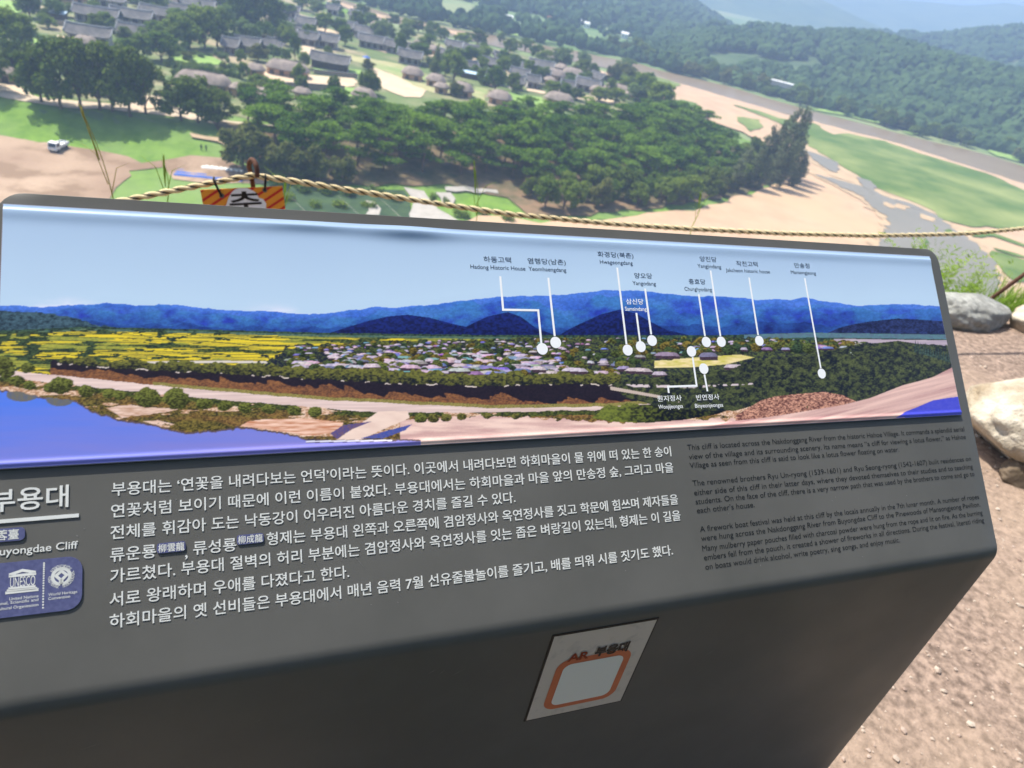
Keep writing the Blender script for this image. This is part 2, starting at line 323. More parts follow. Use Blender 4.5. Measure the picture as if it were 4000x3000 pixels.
# open fields over the river
for px in ([(1560, 45), (1700, 75), (1850, 110), (1990, 140), (2100, 150), (2000, 128), (1800, 80), (1600, 30)], [(2040, 105), (2200, 135), (2330, 150), (2250, 128)], [(1400, -10), (1600, 20), (1750, 45), (1650, 15)], [(2400, 195), (2460, 208), (2450, 222), (2400, 212)]):
    sheet('far_field', px, 2, M['lawn'], 12)
for px in ([(3160, 425), (3300, 440), (3420, 465), (3450, 492), (3300, 455), (3178, 434)], [(3520, 515), (3620, 530), (3560, 530)], [(3840, 575), (4000, 600), (4000, 640), (3880, 610)]):
    sheet('bank_grass', px, 4, M['lawn'], 6)

# ---- hills: each ridge rises from a foot line to a crest line
def ridge(name, foot, crest, m, n=90, rows=26, rough=.12, seed=3, seg=.06):
    foot = np.array([p[:2] for p in foot]); crest = np.array(crest); t = np.linspace(0, 1, n)
    fi = lambda A: np.stack([np.interp(t, np.linspace(0, 1, len(A)), A[:, k]) for k in range(A.shape[1])], 1)
    fo, cr = fi(foot), fi(crest); v = []
    for j in range(rows+10):
        s = j/(rows-1)
        if s <= 1:
            xy = fo*(1-s)+cr[:, :2]*s; z = VZ-3+(cr[:, 2]-VZ+3)*(.5-.5*math.cos(math.pi*min(1, s)**.85))
            k = math.sin(math.pi*min(1, s))
        else:
            xy = fo*(1-s)+cr[:, :2]*s; z = cr[:, 2]-(cr[:, 2]-VZ+3)*(.5-.5*math.cos(math.pi*min(1, (s-1)*2.6))); k = 1
        h = (fbm(xy[:, 0]*seg*.25, xy[:, 1]*seg*.25, 4, seed)-.5)*rough*(cr[:, 2]-VZ)*2.2*min(1, k*1.5)*(0.35 if abs(s-1) < .05 else 1)
        v.append(np.c_[xy, z+h])
    v = np.concatenate(v); R_ = rows+10; i = (np.arange(R_-1)[:, None]*n+np.arange(n-1)[None]).ravel()
    return tag(link(name, np_mesh(name, v, np.stack([i, i+1, i+n+1, i+n], 1), m, True)), kind='structure'), v.reshape(R_, n, 3)
fp = lambda L, z=VZ: [at_z(x, y, z) for x, y in L]
cp = lambda L: [at_dist(x, y, d) for x, y, d in L]
_, H1 = ridge('near_hill', fp([(2290, 195), (2500, 240), (2656, 285), (2839, 325), (2975, 366), (3178, 420), (3381, 468), (3584, 520), (3788, 566), (4000, 625), (4300, 715), (4600, 800)]),
              cp([(2300, 205, 800), (2423, 182, 820), (2582, 138, 850), (2758, 120, 880), (2875, 104, 900), (2934, 112, 900), (3000, 128, 900), (3210, 148, 900), (3310, 150, 880), (3450, 172, 850), (3620, 225, 800), (3720, 258, 780), (4000, 325, 740), (4300, 410, 700), (4600, 480, 700)]), M['wood'], seed=11)
_, H2 = ridge('rear_hill', cp([(2900, 180, 1000), (3200, 200, 1000), (3500, 230, 1000), (3800, 300, 950), (4000, 340, 900), (4400, 430, 880)]),
              cp([(2900, 190, 1350), (3100, 160, 1400), (3250, 140, 1400), (3450, 146, 1400), (3650, 156, 1400), (3800, 138, 1400), (4000, 124, 1400), (4400, 100, 1400)]), M['wood'], seed=21)
_, H3 = ridge('river_hill', fp([(1150, -130), (1500, -40), (1800, 25), (2100, 85), (2400, 140), (2700, 175), (2950, 190)]),
              cp([(1100, -330, 1500), (1500, -310, 1500), (1900, -270, 1500), (2300, -180, 1500), (2550, -75, 1450), (2680, 0, 1400), (2760, 60, 1350), (2900, 150, 1250)]), M['wood'], seed=31)
ridge('mountain', cp([(2400, 120, 1900), (2800, 130, 1900), (3200, 130, 1900), (3500, 180, 1900), (3700, 200, 1900)]),
      cp([(2300, -260, 2500), (2600, -230, 2500), (2900, -140, 2500), (3060, -60, 2450), (3212, 0, 2400), (3381, 80, 2300), (3500, 130, 2200), (3700, 170, 2100)]), M['wood'], seed=41, seg=.03)
ridge('far_mountain', cp([(2700, 60, 2600), (3200, 100, 2600), (3600, 140, 2600), (4000, 180, 2600), (4700, 280, 2600)]),
      cp([(2700, -190, 3400), (3100, -90, 3400), (3380, -30, 3400), (3520, 2, 3400), (3650, 12, 3400), (3760, 22, 3400), (3856, 19, 3400), (3924, 10, 3400), (4000, 22, 3400), (4200, 50, 3400), (4700, 140, 3400)]), M['wood'], rough=.04, seed=51, seg=.02)

# ---- the cliff top we stand on, with its edge and the drop
EDX = [-14, -8, -3, -1.5, -.2, 1.5, 2.66, 3.35, 6, 14]; EDY = [-3, -.2, 2.05, 2.72, 3.28, 4.0, 4.5, 4.86, 6.4, 11]
edge_y = lambda x: np.interp(x, EDX, EDY)
def top_z(x, y):
    d = edge_y(x)-y
    z = (fbm(x*1.3, y*1.3, 4, 5)-.5)*.07+(fbm(x*.35+9, y*.35, 2, 8)-.5)*.06
    return z-.16*np.exp(-np.maximum(d, 0)/.22)
cxs = np.concatenate([np.arange(-12, -3, .4), np.arange(-3, 5, .05), np.arange(5, 12.1, .4)])
cds = np.concatenate([np.arange(-9, -4.6, .4), np.arange(-4.6, .001, .05)])
rows = []
for d in cds: y = edge_y(cxs)+d; rows.append(np.c_[cxs, y, top_z(cxs, y)])
for d, z in ((.1, -.35), (.3, -.9), (.7, -2.2), (2, -7), (5, -17), (11, -32), (18, -46), (26, -59.2)):
    y = edge_y(cxs)+d+(fbm(cxs*.8, cxs*0+d, 3, 9)-.5)*min(d, 3)*.8; rows.append(np.c_[cxs*(1+d*.05), y, cxs*0+z+.6*(fbm(cxs*.9, cxs*0+d*2, 3, 4)-.5)*min(1, d)])
cv = np.concatenate(rows); n = len(cxs); i = (np.arange(len(rows)-1)[:, None]*n+np.arange(n-1)[None]).ravel()
M['dirt'] = mat('gravelly dirt', (.125, .09, .07), (.345, .255, .198), 38, bump=.8, bscale=70, c3=(.34, .255, .185), s3=.9, bdist=.006, detail=10)
M['pebble'] = mat('pebbles', (.23, .16, .13), (.42, .33, .27), 16, bump=.3, bscale=90, c3=(.5, .44, .36), s3=7, bdist=.003)
tag(link('clifftop_ground', np_mesh('clifftop_ground', cv, np.stack([i, i+1, i+n+1, i+n], 1), M['dirt'], True)), kind='structure')
# unseen dark ground and trees behind the camera, added to darken the sign's front
M['added_litter'] = mat('added needle cover', (.035, .03, .018), (.075, .06, .035), 7, bump=.5, bscale=30, c3=(.04, .06, .02), s3=.8)
lx = np.arange(-11.5, 11.6, .25); ld = np.arange(0, 8.6, .25); lv = []
for d in ld: y = -.12+.463*(lx-.48)-d+(fbm(lx*1.4, lx*0+d, 3, 61)-.5)*.35*(d < .1); lv.append(np.c_[lx, y, top_z(lx, y)+.012+.006*np.sin(lx*9+d*7)])
lv = np.concatenate(lv); n = len(lx); i = (np.arange(len(ld)-1)[:, None]*n+np.arange(n-1)[None]).ravel()
tag(link('added_needle_litter', np_mesh('added_needle_litter', lv, np.stack([i, i+n, i+n+1, i+1], 1), M['added_litter'], True)), kind='structure')
# loose gravel
ico = bpy.data.meshes.new('t'); import bmesh
def icos(sub):
    b = bmesh.new(); bmesh.ops.create_icosphere(b, subdivisions=sub, radius=1); b.verts.ensure_lookup_table()
    v = np.array([x.co[:] for x in b.verts]); f = np.array([[q.index for q in p.verts] for p in b.faces]); b.free(); return v, f
IV, IF = icos(1)
V_, F_ = [], []; k = 0
for _ in range(9000):
    x = RNG.uniform(.5, 3.6); y = RNG.uniform(.4, edge_y(x)-.1); s = RNG.choice([.0022, .0035, .006, .011], p=[.45, .35, .17, .03])*RNG.uniform(.7, 1.3)
    if y < .3 or x < .45+.35*y-.1: continue
    vv = IV*np.array([1, RNG.uniform(.6, 1), RNG.uniform(.4, .7)])*s*RNG.uniform(.75, 1.25, (len(IV), 1)); a = RNG.uniform(0, 6.28)
    vv = np.c_[vv[:, 0]*math.cos(a)-vv[:, 1]*math.sin(a), vv[:, 0]*math.sin(a)+vv[:, 1]*math.cos(a), vv[:, 2]]
    V_.append(vv+[x, y, top_z(np.array([x]), np.array([y]))[0]+s*.2]); F_.append(IF+k); k += len(IV)
tag(link('gravel', np_mesh('gravel', np.concatenate(V_), np.concatenate(F_), M['pebble'])), 'loose brown gravel strewn over the clifftop dirt', 'gravel', kind='stuff')

# ================================================================== TREES
def cards(pts, size, up=.3, asp=.6, rng=RNG, out=None):
    """leaf clump quads at pts; returns verts, quads"""
    n = len(pts); nr = rng.normal(size=(n, 3)); nr[:, 2] = np.abs(nr[:, 2])+up
    if out is not None: nr += out
    nr /= np.linalg.norm(nr, axis=1)[:, None]
    a = np.cross(nr, rng.normal(size=(n, 3))); a /= np.linalg.norm(a, axis=1)[:, None]+1e-9; b = np.cross(nr, a)
    s = (size*rng.uniform(.6, 1.3, n))[:, None]; a = a*s; b = b*s*asp; bend = nr*s*.25
    v = np.stack([pts-a, pts-b*1+bend*.2, pts+a-bend*.3, pts+b+bend*.2], 1).reshape(-1, 3)
    return v, np.arange(n*4).reshape(n, 4)
def crown_pts(clumps, per, rng=RNG):
    P, O = [], []
    for (c, r) in clumps:
        r = np.array(r); n = int(per*np.cbrt(r.prod())**1.6)
        d = rng.normal(size=(n, 3)); d /= np.linalg.norm(d, axis=1)[:, None]; rr = rng.uniform(0, 1, n)**.42
        q = d*rr[:, None]; P.append(np.array(c)+q*r*rng.uniform(.9, 1.1, (n, 1))); O.append(d*.8)
    return np.concatenate(P), np.concatenate(O)
def proto(name, leaf, bark, trunk, clumps, per, size, up=.3, asp=.6, limbs=()):
    t = MB(); t.tube(*trunk, n=7)
    for l in limbs: t.tube(*l, n=5)
    p, o = crown_pts(clumps, per); v, f = cards(p, size, up, asp, out=o)
    return (t.mesh(name+'_trunk', M[bark]), np_mesh(name+'_crown', v, f, LEAF[leaf]))
def pine(seed):
    r = random.Random(seed); H = 11; lean = r.uniform(-.9, .9); ly = r.uniform(-.7, .7)
    tr = ([(0, 0, -.4), (lean*.3, ly*.2, 3), (lean*.2, ly, 6), (lean, ly, 9.2)], [.26, .21, .17, .07]); cl = []; lb = []
    for k in range(24):
        z = r.uniform(4.0, 10.6); a = r.uniform(0, 6.28); rad = r.uniform(.5, 3.9)*(1 if z < 9 else .55)*(1.0 if z > 6 else .8)
        c = (lean*z/9+rad*math.cos(a), ly*z/9+rad*math.sin(a), z); s = r.uniform(.9, 2.1); cl.append((c, (s*r.uniform(.8, 1.4), s, s*r.uniform(.3, .5))))
        if k < 6: lb.append(([(lean*z/10, ly*z/10, z-1.2), (c[0], c[1], z-.3)], [.08, .03]))
    cl.append(((lean, ly, 10.4), (1.3, 1.3, .6)))
    return proto('pine', 'pine', 'pinebark', tr, cl, 84, .36, .5, .42, lb)
def broad(seed, leaf, H=9, W=4.3, low=.17, size=.36, per=74, nc=26):
    r = random.Random(seed); cl = []; lb = []; top = H*low
    for k in range(nc):
        t = r.uniform(0, 1)**.8; z = top+(H-top)*(.12+.78*t); a = r.uniform(0, 6.28); env = math.sin(math.pi*(.2+.72*t))**.7
        rad = W*env*r.uniform(.35, .92); s = W*r.uniform(.17, .40); c = (rad*math.cos(a), rad*math.sin(a), z); cl.append((c, (s, s, s*.78)))
        if k < 6: lb.append(([(0, 0, top*.9), (c[0]*.5, c[1]*.5, (top+z)/2), c], [.13, .08, .03]))
    cl.append(((0, 0, H*.62), (W*.5, W*.5, H*.2)))
    tr = ([(0, 0, -.4), (.1, 0, top*.6), (0, .1, top), (0, 0, H*.6)], [.3, .25, .2, .1])
    return proto('tree', leaf, 'bark', tr, cl, per, size, .3, .65, lb)
def poplar(seed):
    r = random.Random(seed); H = 19; cl = []
    for k in range(22):
        t = k/21; z = 2+t*(H-2.6); s = 2.3*math.sin(math.pi*(.16+.80*t))**.8+.35; a = r.uniform(0, 6.28); q = s*.45
        cl.append(((q*math.cos(a), q*math.sin(a), z), (s*.75, s*.75, 1.5)))
    return proto('poplar', 'poplar', 'bark', ([(0, 0, -.4), (0, 0, 9), (0, 0, H*.95)], [.25, .18, .04]), cl, 46, .36, .1, .5)
def conifer(seed):
    r = random.Random(seed); H = 12; cl = []
    for k in range(16):
        t = k/15; z = .9+t*(H-1.4); s = 2.5*(1-t)**.75+.35; a = r.uniform(0, 6.28); cl.append(((s*.3*math.cos(a), s*.3*math.sin(a), z), (s*.8, s*.8, 1)))
    return proto('conifer', 'dark', 'bark', ([(0, 0, -.4), (0, 0, H*.95)], [.25, .04]), cl, 55, .36, .1, .5)
def shrub(seed, leaf):
    r = random.Random(seed); cl = [((r.uniform(-.8, .8), r.uniform(-.8, .8), r.uniform(.5, 1.3)), (.9, .9, .7)) for _ in range(7)]
    return proto('shrub', leaf, 'bark', ([(0, 0, -.2), (0, 0, 1)], [.08, .04]), cl, 75, .22, .3, .6)
def dome(seed):
    r = random.Random(seed); cl = []
    for k in range(26):
        a = r.uniform(0, 6.28); e = math.asin(r.uniform(0, 1)); R_ = 2.5; cl.append(((R_*math.cos(a)*math.cos(e), R_*math.sin(a)*math.cos(e), 2.4+R_*1.35*math.sin(e)), (1.4, 1.4, 1.2)))
    cl.append(((0, 0, 3), (2.6, 2.6, 2.2)))
    return proto('round_tree', 'dark', 'bark', ([(0, 0, -.4), (0, 0, 2), (0, 0, 4)], [.3, .25, .1]), cl, 80, .34)
KIND = dict(p=('pine_tree', [pine(s) for s in (1, 2, 3, 4, 5)], 11), b=('broadleaf_tree', [broad(s, 'broad') for s in (1, 2, 3)], 9), d=('broadleaf_tree', [broad(s, 'dark') for s in (4, 5)], 9),
            l=('broadleaf_tree', [broad(s, 'light', 8, 3.7) for s in (6, 7)], 8), o=('broadleaf_tree', [broad(s, 'olive', 9, 4.2, .15) for s in (8, 9)], 9),
            P=('poplar_tree', [poplar(s) for s in (1, 2, 3)], 19), c=('conifer_tree', [conifer(1)], 12), r=('round_tree', [dome(1)], 7), s=('shrub', [shrub(s, 'light') for s in (1, 2)], 2), k=('shrub', [shrub(s, 'broad') for s in (3, 4)], 2))
CATN = dict(P='poplar', s='shrub', k='shrub', p='pine')
_made = {}; TR = random.Random(3)
def plant(kind, loc, h, label, group, wide=1.0):
    nm, var, H0 = KIND[kind]; i = TR.randrange(len(var)); key = (kind, i); s = h/H0
    sc = (s*wide, s*wide, s); rz = TR.uniform(0, 6.28)
    if key not in _made:
        r = empty(nm, loc, rz, sc); _made[key] = r
        for n_, me in (('trunk' if kind not in 'sk' else 'stem', var[i][0]), ('crown' if kind not in 'sk' else 'foliage', var[i][1])):
            o = bpy.data.objects.new(n_, me); COL.objects.link(o); o.parent = r
    else: r = copy_tree(_made[key], loc, rz, sc)
    if group and 'riverbank' in group: r.name = 'riverbank_tree'
    elif group and 'beach edge' in group: r.name = 'bushy_tree'
    tag(r, label, CATN.get(kind, 'tree'), group)
    return r
def plant_px(kind, x, y, hpx, wpx, label, group):
    p = at(x, y); k = px_per_m(p); nm, var, H0 = KIND[kind]
    h = hpx/k/.88; w0 = {'p': 7, 'P': 4, 'c': 5, 'r': 7.6, 's': 3.4, 'k': 3.4, 'l': 6.6}.get(kind, 8.2)
    plant(kind, p, h, label, group, (wpx/k)/(w0*h/H0))
def scatter(region, spacing, seed, level=True):
    P = np.array([at(x, y).xy for x, y in region]); r = random.Random(seed); out = []; lo, hi = P.min(0), P.max(0)
    for _ in range(9000):
        q = np.array([r.uniform(lo[0], hi[0]), r.uniform(lo[1], hi[1])])
        if _poly_sd(q, P)[0] > 0: continue
        if all((q[0]-a[0])**2+(q[1]-a[1])**2 > spacing**2 for a in out): out.append(q)
    return [Vector((q[0], q[1], terr(q)[0])) for q in out]

# the grove: pines, with a bushier mixed edge to the right and front
for p in scatter([(880, 480), (1200, 492), (1600, 500), (1900, 505), (2150, 505), (2400, 498), (2600, 485), (2740, 530), (2850, 610), (2800, 700), (2500, 740), (2200, 750), (2050, 730), (1950, 700), (1700, 690), (1500, 690), (1300, 660), (1150, 640), (1000, 560)], 6.1, 5):
    plant('p', p, TR.uniform(7.6, 12.2), 'green pine standing in the dense grove between the village and the beach', 'pines of the riverside grove', TR.uniform(1.15, 1.5))
for p in scatter([(2050, 760), (2200, 770), (2500, 760), (2700, 740), (2860, 660), (2900, 600), (3000, 640), (3010, 690), (2900, 740), (2700, 790), (2500, 815), (2300, 830), (2150, 825), (2060, 800)], 5.2, 6):
    plant(TR.choice('bbdbo'), p, TR.uniform(6, 9.5), 'bushy green tree on the beach edge of the grove', 'bushy trees along the beach edge', TR.uniform(.8, 1.1))
for x, y, hp, wp in ((2925, 735, 150, 42), (2965, 745, 120, 36), (2860, 750, 110, 40), (2990, 700, 200, 44), (3020, 690, 230, 46), (3045, 700, 235, 44), (3065, 690, 220, 40), (3005, 735, 170, 40), (3040, 740, 170, 40), (3075, 730, 160, 38), (3095, 735, 120, 36), (2960, 690, 170, 44), (3110, 720, 90, 34), (2885, 720, 130, 42)):
    plant_px('P', x, y, hp, wp*1.15, 'slim grey-green poplar at the tip of the grove above the sand', 'poplars at the grove tip')
for x, y, hp, wp in ((950, 668, 170, 190), (1075, 690, 110, 130), (1150, 700, 130, 150), (1240, 712, 130, 130), (1330, 720, 105, 120), (1010, 640, 110, 120)):
    plant_px('o', x, y, hp, wp, 'olive green bushy tree at the left front of the pine grove', 'olive trees at the front of the grove')
for x, y, h, k in ((-6, -7.5, 8, 'd'), (-2.2, -6.4, 7, 'd'), (1.6, -5.6, 7.5, 'd'), (5.0, -4.2, 7, 'd'), (8.2, -3.0, 7.5, 'd'), (-9.6, -8.6, 8, 'd'), (3.4, -8.4, 9, 'p'), (-4.2, -10, 9, 'p')):
    plant(k, (x, y, -.05), h, 'dark leafy tree on the clifftop behind the viewpoint' if k == 'd' else 'pine tree on the clifftop behind the viewpoint', 'trees on the clifftop behind the viewpoint', .8)  # out of view, added to cut the light on the sign's front
for x, y, hp, wp in ((1080, 735, 60, 80), (1180, 752, 46, 80), (1270, 765, 44, 90), (1370, 772, 40, 80), (1470, 770, 44, 76), (1120, 790, 40, 70), (1230, 815, 36, 70), (1330, 820, 36, 80), (1440, 815, 34, 70), (1540, 790, 40, 60), (1690, 795, 44, 46), (1740, 800, 30, 40), (1800, 850, 34, 80), (1880, 838, 30, 70), (1980, 862, 40, 80)):
    plant_px('k', x, y, hp, wp, 'dark green shrub on the low ground in front of the pine grove', 'shrubs in front of the pine grove')
# the row along the levee
for x, y, hp, wp in ((-190, 325, 190, 150), (-70, 352, 185, 150), (165, 402, 190, 140), (240, 426, 225, 150), (315, 430, 230, 150), (390, 432, 225, 150), (440, 437, 215, 140), (510, 455, 225, 150), (570, 447, 185, 120), (708, 473, 140, 130), (775, 482, 150, 120), (850, 492, 120, 120)):
    plant_px('d', x, y, hp*1.02, wp*1.28, 'dark round-crowned tree in the row along the levee path', 'trees in a row on the levee')
# among the houses
LT = dict(b='mid green leafy tree among the village houses', d='dark green leafy tree among the village houses', l='pale green airy tree among the village houses', o='olive green tree among the village houses')
for row in ('b30,230,150,130 b95,205,110,90 d118,72,80,75 b212,78,60,60 l262,70,45,55 b362,52,38,50 b190,114,45,60 d25,110,60,60 d60,150,60,60 l10,290,90,90 d60,300,110,80 d20,310,60,60 k205,160,24,40 k155,157,20,45 d375,125,55,60 b412,122,55,60 l433,127,45,50 d488,166,48,55 '
            'b500,228,60,80 b560,232,75,90 b632,244,90,110 b604,182,75,90 l650,170,70,60 b690,192,90,100 b742,197,110,110 b802,192,125,110 d850,187,115,100 b702,112,60,80 b762,112,60,70 l870,152,100,90 b932,132,115,90 d1002,142,135,110 d1062,132,110,90 l962,172,70,80 b1030,167,60,70 l1092,152,60,80 b1112,178,60,60 '
            'b1152,237,80,34 o1008,242,55,70 b1165,345,75,45 b1304,386,72,42 b1012,372,62,80 b960,395,55,60 b1640,247,60,80 b1662,202,55,60 l1502,152,55,55 d1392,122,60,60 d1412,77,45,60 d1312,57,42,42 d1538,102,35,45 d1632,127,35,45 l1582,172,60,55 l1480,162,60,50 b1560,237,80,40 b1772,322,90,90 l1792,252,50,70 b1832,262,60,70 b1348,182,60,50 '
            'l1742,277,70,50 d1864,178,48,60 b1802,184,40,60 b1722,162,40,50 b1882,242,50,60 b1988,212,50,50 l2002,277,50,50 b2092,232,45,50 b2122,252,45,60 l2192,267,60,70 d2272,302,55,68 o2382,342,75,50 o2442,332,65,80 b2492,347,50,60 b1962,302,60,50 b1932,362,80,70 d2002,362,60,60 b2062,312,60,40 l2122,322,50,40 b2152,382,50,60 b2292,332,40,30 b2455,372,55,80 '
            'b2522,402,90,100 b2562,440,90,100 l2480,410,60,80 b2400,410,50,70 b2340,400,45,60 d2250,395,40,50 b1690,140,40,50 b1590,120,35,50 b1450,105,40,50 l1240,60,45,50 b1180,40,45,60 d1230,20,40,60 b1080,60,50,60 b1130,70,40,50 b860,40,50,70 l590,60,70,90 b540,30,40,50 b640,45,45,60 b1330,140,50,60 b1270,130,60,60 b1205,175,60,50 b2440,280,40,70 b2050,205,40,60').split():
    k = row[0]; x, y, hp, wp = map(float, row[1:].split(','))
    if k in LT: plant_px(k, x, y, hp*1.1, wp*1.25, LT[k], {'b': 'mid green village trees', 'd': 'dark village trees', 'l': 'pale village trees', 'o': 'olive village trees'}[k])
    else: plant_px(k, x, y, hp, wp, 'small clipped dark shrub on the bright village lawn', 'clipped shrubs on the lawn')
plant_px('r', 1438, 370, 84, 96, 'dense round dark green tree standing alone beside the tan village lane', None)
plant_px('c', 1700, 288, 95, 52, 'tall dark conical evergreen behind the thatched cottages', None)
rr = random.Random(5)
for k in range(46):
    x = rr.uniform(665, 915); y = 195+(x-665)*.12+rr.uniform(0, 80); plant_px('s', x, y, rr.uniform(16, 30), rr.uniform(26, 44), 'yellow-green shrub in the overgrown garden behind the long thatched roof', 'shrubs of the overgrown garden')
for k in range(22):
    x = 655+k*13; plant_px('k', x, 262+(x-655)*.17+rr.uniform(-4, 4), rr.uniform(24, 34), 34, 'dark green shrub of the hedge behind the long thatched roof', 'shrubs of the dark hedge')
for k in range(16):
    x = rr.uniform(200, 450); plant_px('k', x, 185+(x-200)*.17+rr.uniform(-5, 5), 16, 26, 'low dark shrub along the garden wall of the large tiled house', 'shrubs along the garden wall')
LG = {'b': 'mid green village trees', 'd': 'dark village trees', 'l': 'pale village trees', 'o': 'olive village trees'}
_open = [(1240, 312, 150, 40), (1540, 330, 130, 62), (1500, 235, 150, 40), (1070, 310, 110, 36), (1340, 290, 90, 30), (2080, 400, 110, 30), (1850, 365, 60, 45), (330, 160, 110, 40), (1210, 200, 40, 30), (430, 225, 60, 20), (100, 165, 60, 22), (40, 30, 70, 30), (800, 330, 140, 30), (580, 400, 60, 40)]
for k in range(130):
    x = rr.uniform(0, 2500); y = rr.uniform(8+max(0, (x-1150)*.20), np.interp(x, [0, 700, 1300, 2500], [330, 420, 380, 430]))
    if any(((x-a)/c)**2+((y-b)/d)**2 < 1 for a, b, c, d in _open): continue
    q = rr.choice('bbdlo'); z_ = .55+.55*y/400; plant_px(q, x, y, rr.uniform(30, 62)*z_, rr.uniform(40, 64)*z_, LT[q], LG[q])
# bushes and trees along the far bank
_bank = [(2310, 200), (2500, 248), (2656, 292), (2839, 333), (2975, 374), (3178, 430), (3381, 480), (3584, 534), (3788, 582), (4000, 643), (4150, 690)]
bx = np.array([p[0] for p in _bank]); by = np.array([p[1] for p in _bank])
for k in range(95):
    x = rr.uniform(2310, 4100); y = np.interp(x, bx, by)-rr.uniform(1, 30)
    if 3180 < x < 3260 and rr.random() < .8: continue
    plant_px(rr.choice('bbdlo'), x, y, rr.uniform(28, 62), rr.uniform(38, 66), 'bushy tree overhanging the far bank of the brown river', 'bushy trees on the far riverbank')
# far woods that read as one mass
CROWN = []
for s in range(4):
    v, f = icos(2); d = 1+.55*(fbm(v[:, 0]*2+9+s, v[:, 1]*2+v[:, 2]*1.7+5, 3, s)-.5)+.25*np.random.default_rng(s).uniform(-1, 1, len(v)); CROWN.append((v*d[:, None], f))
def woods(name, label, pts, hmin, hmax, m, kind='stuff'):
    V, F = [], []; k = 0
    for p in pts:
        v, f = CROWN[rr.randrange(4)]; h = rr.uniform(hmin, hmax); w_ = h*rr.uniform(.36, .5); a = rr.uniform(0, 6.28)
        q = np.c_[(v[:, 0]*math.cos(a)-v[:, 1]*math.sin(a))*w_, (v[:, 0]*math.sin(a)+v[:, 1]*math.cos(a))*w_, v[:, 2]*h*.42]
        V.append(q+np.array(p)+[0, 0, h*.5]); F.append(f+k); k += len(v)
    return tag(link(name, np_mesh(name, np.concatenate(V), np.concatenate(F), m, False)), label, 'woods', kind=kind)
def on_ridge(H, n, jmin, jmax, skip=None):
    out = []; R_, C_, _ = H.shape
    while len(out) < n:
        j = rr.uniform(jmin, jmax); i = rr.uniform(0, C_-1.01); a, b = int(j), int(i); u, v = j-a, i-b
        p = (H[a, b]*(1-u)+H[a+1, b]*u)*(1-v)+(H[a, b+1]*(1-u)+H[a+1, b+1]*u)*v
        if skip is not None and skip(p): continue
        out.append(p)
    return out
M['woodleaf'] = leaf_mat('far wood leaves', (.03, .062, .026), (.07, .12, .042), .15, .035)
gap = lambda p: fbm(np.array([p[0]*.012]), np.array([p[1]*.012]), 3, 77)[0] > .66
woods('hillside_wood', 'dense dark green wood covering the near hill over the river', on_ridge(H1, 4200, 0, 27, gap), 7, 12, M['woodleaf'])
woods('rear_wood', 'hazy wood covering the second hill behind the near one', on_ridge(H2, 2200, 0, 27), 9, 15, M['woodleaf'])
woods('river_wood', 'blue hazy wood on the long slope rising behind the far fields', on_ridge(H3, 2800, 1.5, 25), 9, 15, M['woodleaf'])
_fw = []
for _ in range(620):
    x = rr.uniform(1350, 2750); lo = np.interp(x, [1318, 1435, 1611, 1788, 1905, 2082, 2258, 2500, 2656], [-12, 24, 78, 114, 134, 166, 199, 250, 294]); t = rr.random()
    y = lo-2-t*(70 if x < 2100 else 95)
    if fbm(np.array([x*.012]), np.array([y*.03]), 3, 55)[0] > .52 and t > .12: continue
    _fw.append(at_z(x, y, VZ))
woods('field_wood', 'scattered hazy trees and hedges on the fields over the river', _fw, 6, 12, M['woodleaf'])

# ================================================================== THE INFORMATION SIGN
SX = np.array([0.90738632, 0.4202976, 0]); SV = np.array([-0.29865806, 0.64477703, 0.70360923]); SN = np.cross(SX, SV)
SO = np.array([0.07322927, 0.69689757, EYE-0.35174736]); SB = np.array([-0.4202976, 0.90738632, 0])     # SB: away from the reader
def on_panel(px, py):
    d = ray(px, py); p = CAM+d*(((SO-CAM)@SN)/(d@SN)); return np.array([(p-SO)@SX, (p-SO)@SV])
def P3(u, v, h=0.0): return SO+SX*u+SV*v+SN*h
def to_px(P):
    q = P-CAM; d = q@CF; return 2000+F_PX*(q@CR)/d, 1500-F_PX*(q@CU)/d
UL, UR, VT, VF, FR = -.5565, .571, .1255, -.3003, .027      # panel left, right, top, fold, fold radius
def mat_sign():
    m = mat('charcoal powder coat', (.098, .099, .093), (.118, .118, .111), 6, rough=.5, bump=.12, bscale=900, bdist=.0004, spec=.14)
    nt = m.node_tree; N = nt.nodes; L = nt.links; b = N['Principled BSDF']
    tc = N.new('ShaderNodeTexCoord'); n = N.new('ShaderNodeTexNoise'); n.inputs['Scale'].default_value = 7; n.inputs['Detail'].default_value = 7
    r = N.new('ShaderNodeMapRange'); r.inputs[1].default_value = .3; r.inputs[2].default_value = .7; r.inputs[3].default_value = .33; r.inputs[4].default_value = .46
    L.new(tc.outputs['Object'], n.inputs['Vector']); L.new(n.outputs['Fac'], r.inputs[0]); L.new(r.outputs[0], b.inputs['Roughness'])
    return m
M['sign'] = mat_sign()
sign_base = SO+SB*-.15; sign_base = np.array([sign_base[0], sign_base[1], 0])
SIGN = tag(empty('information_sign', sign_base), 'charcoal lectern-shaped metal sign with a panorama picture and Korean and English text', 'sign')
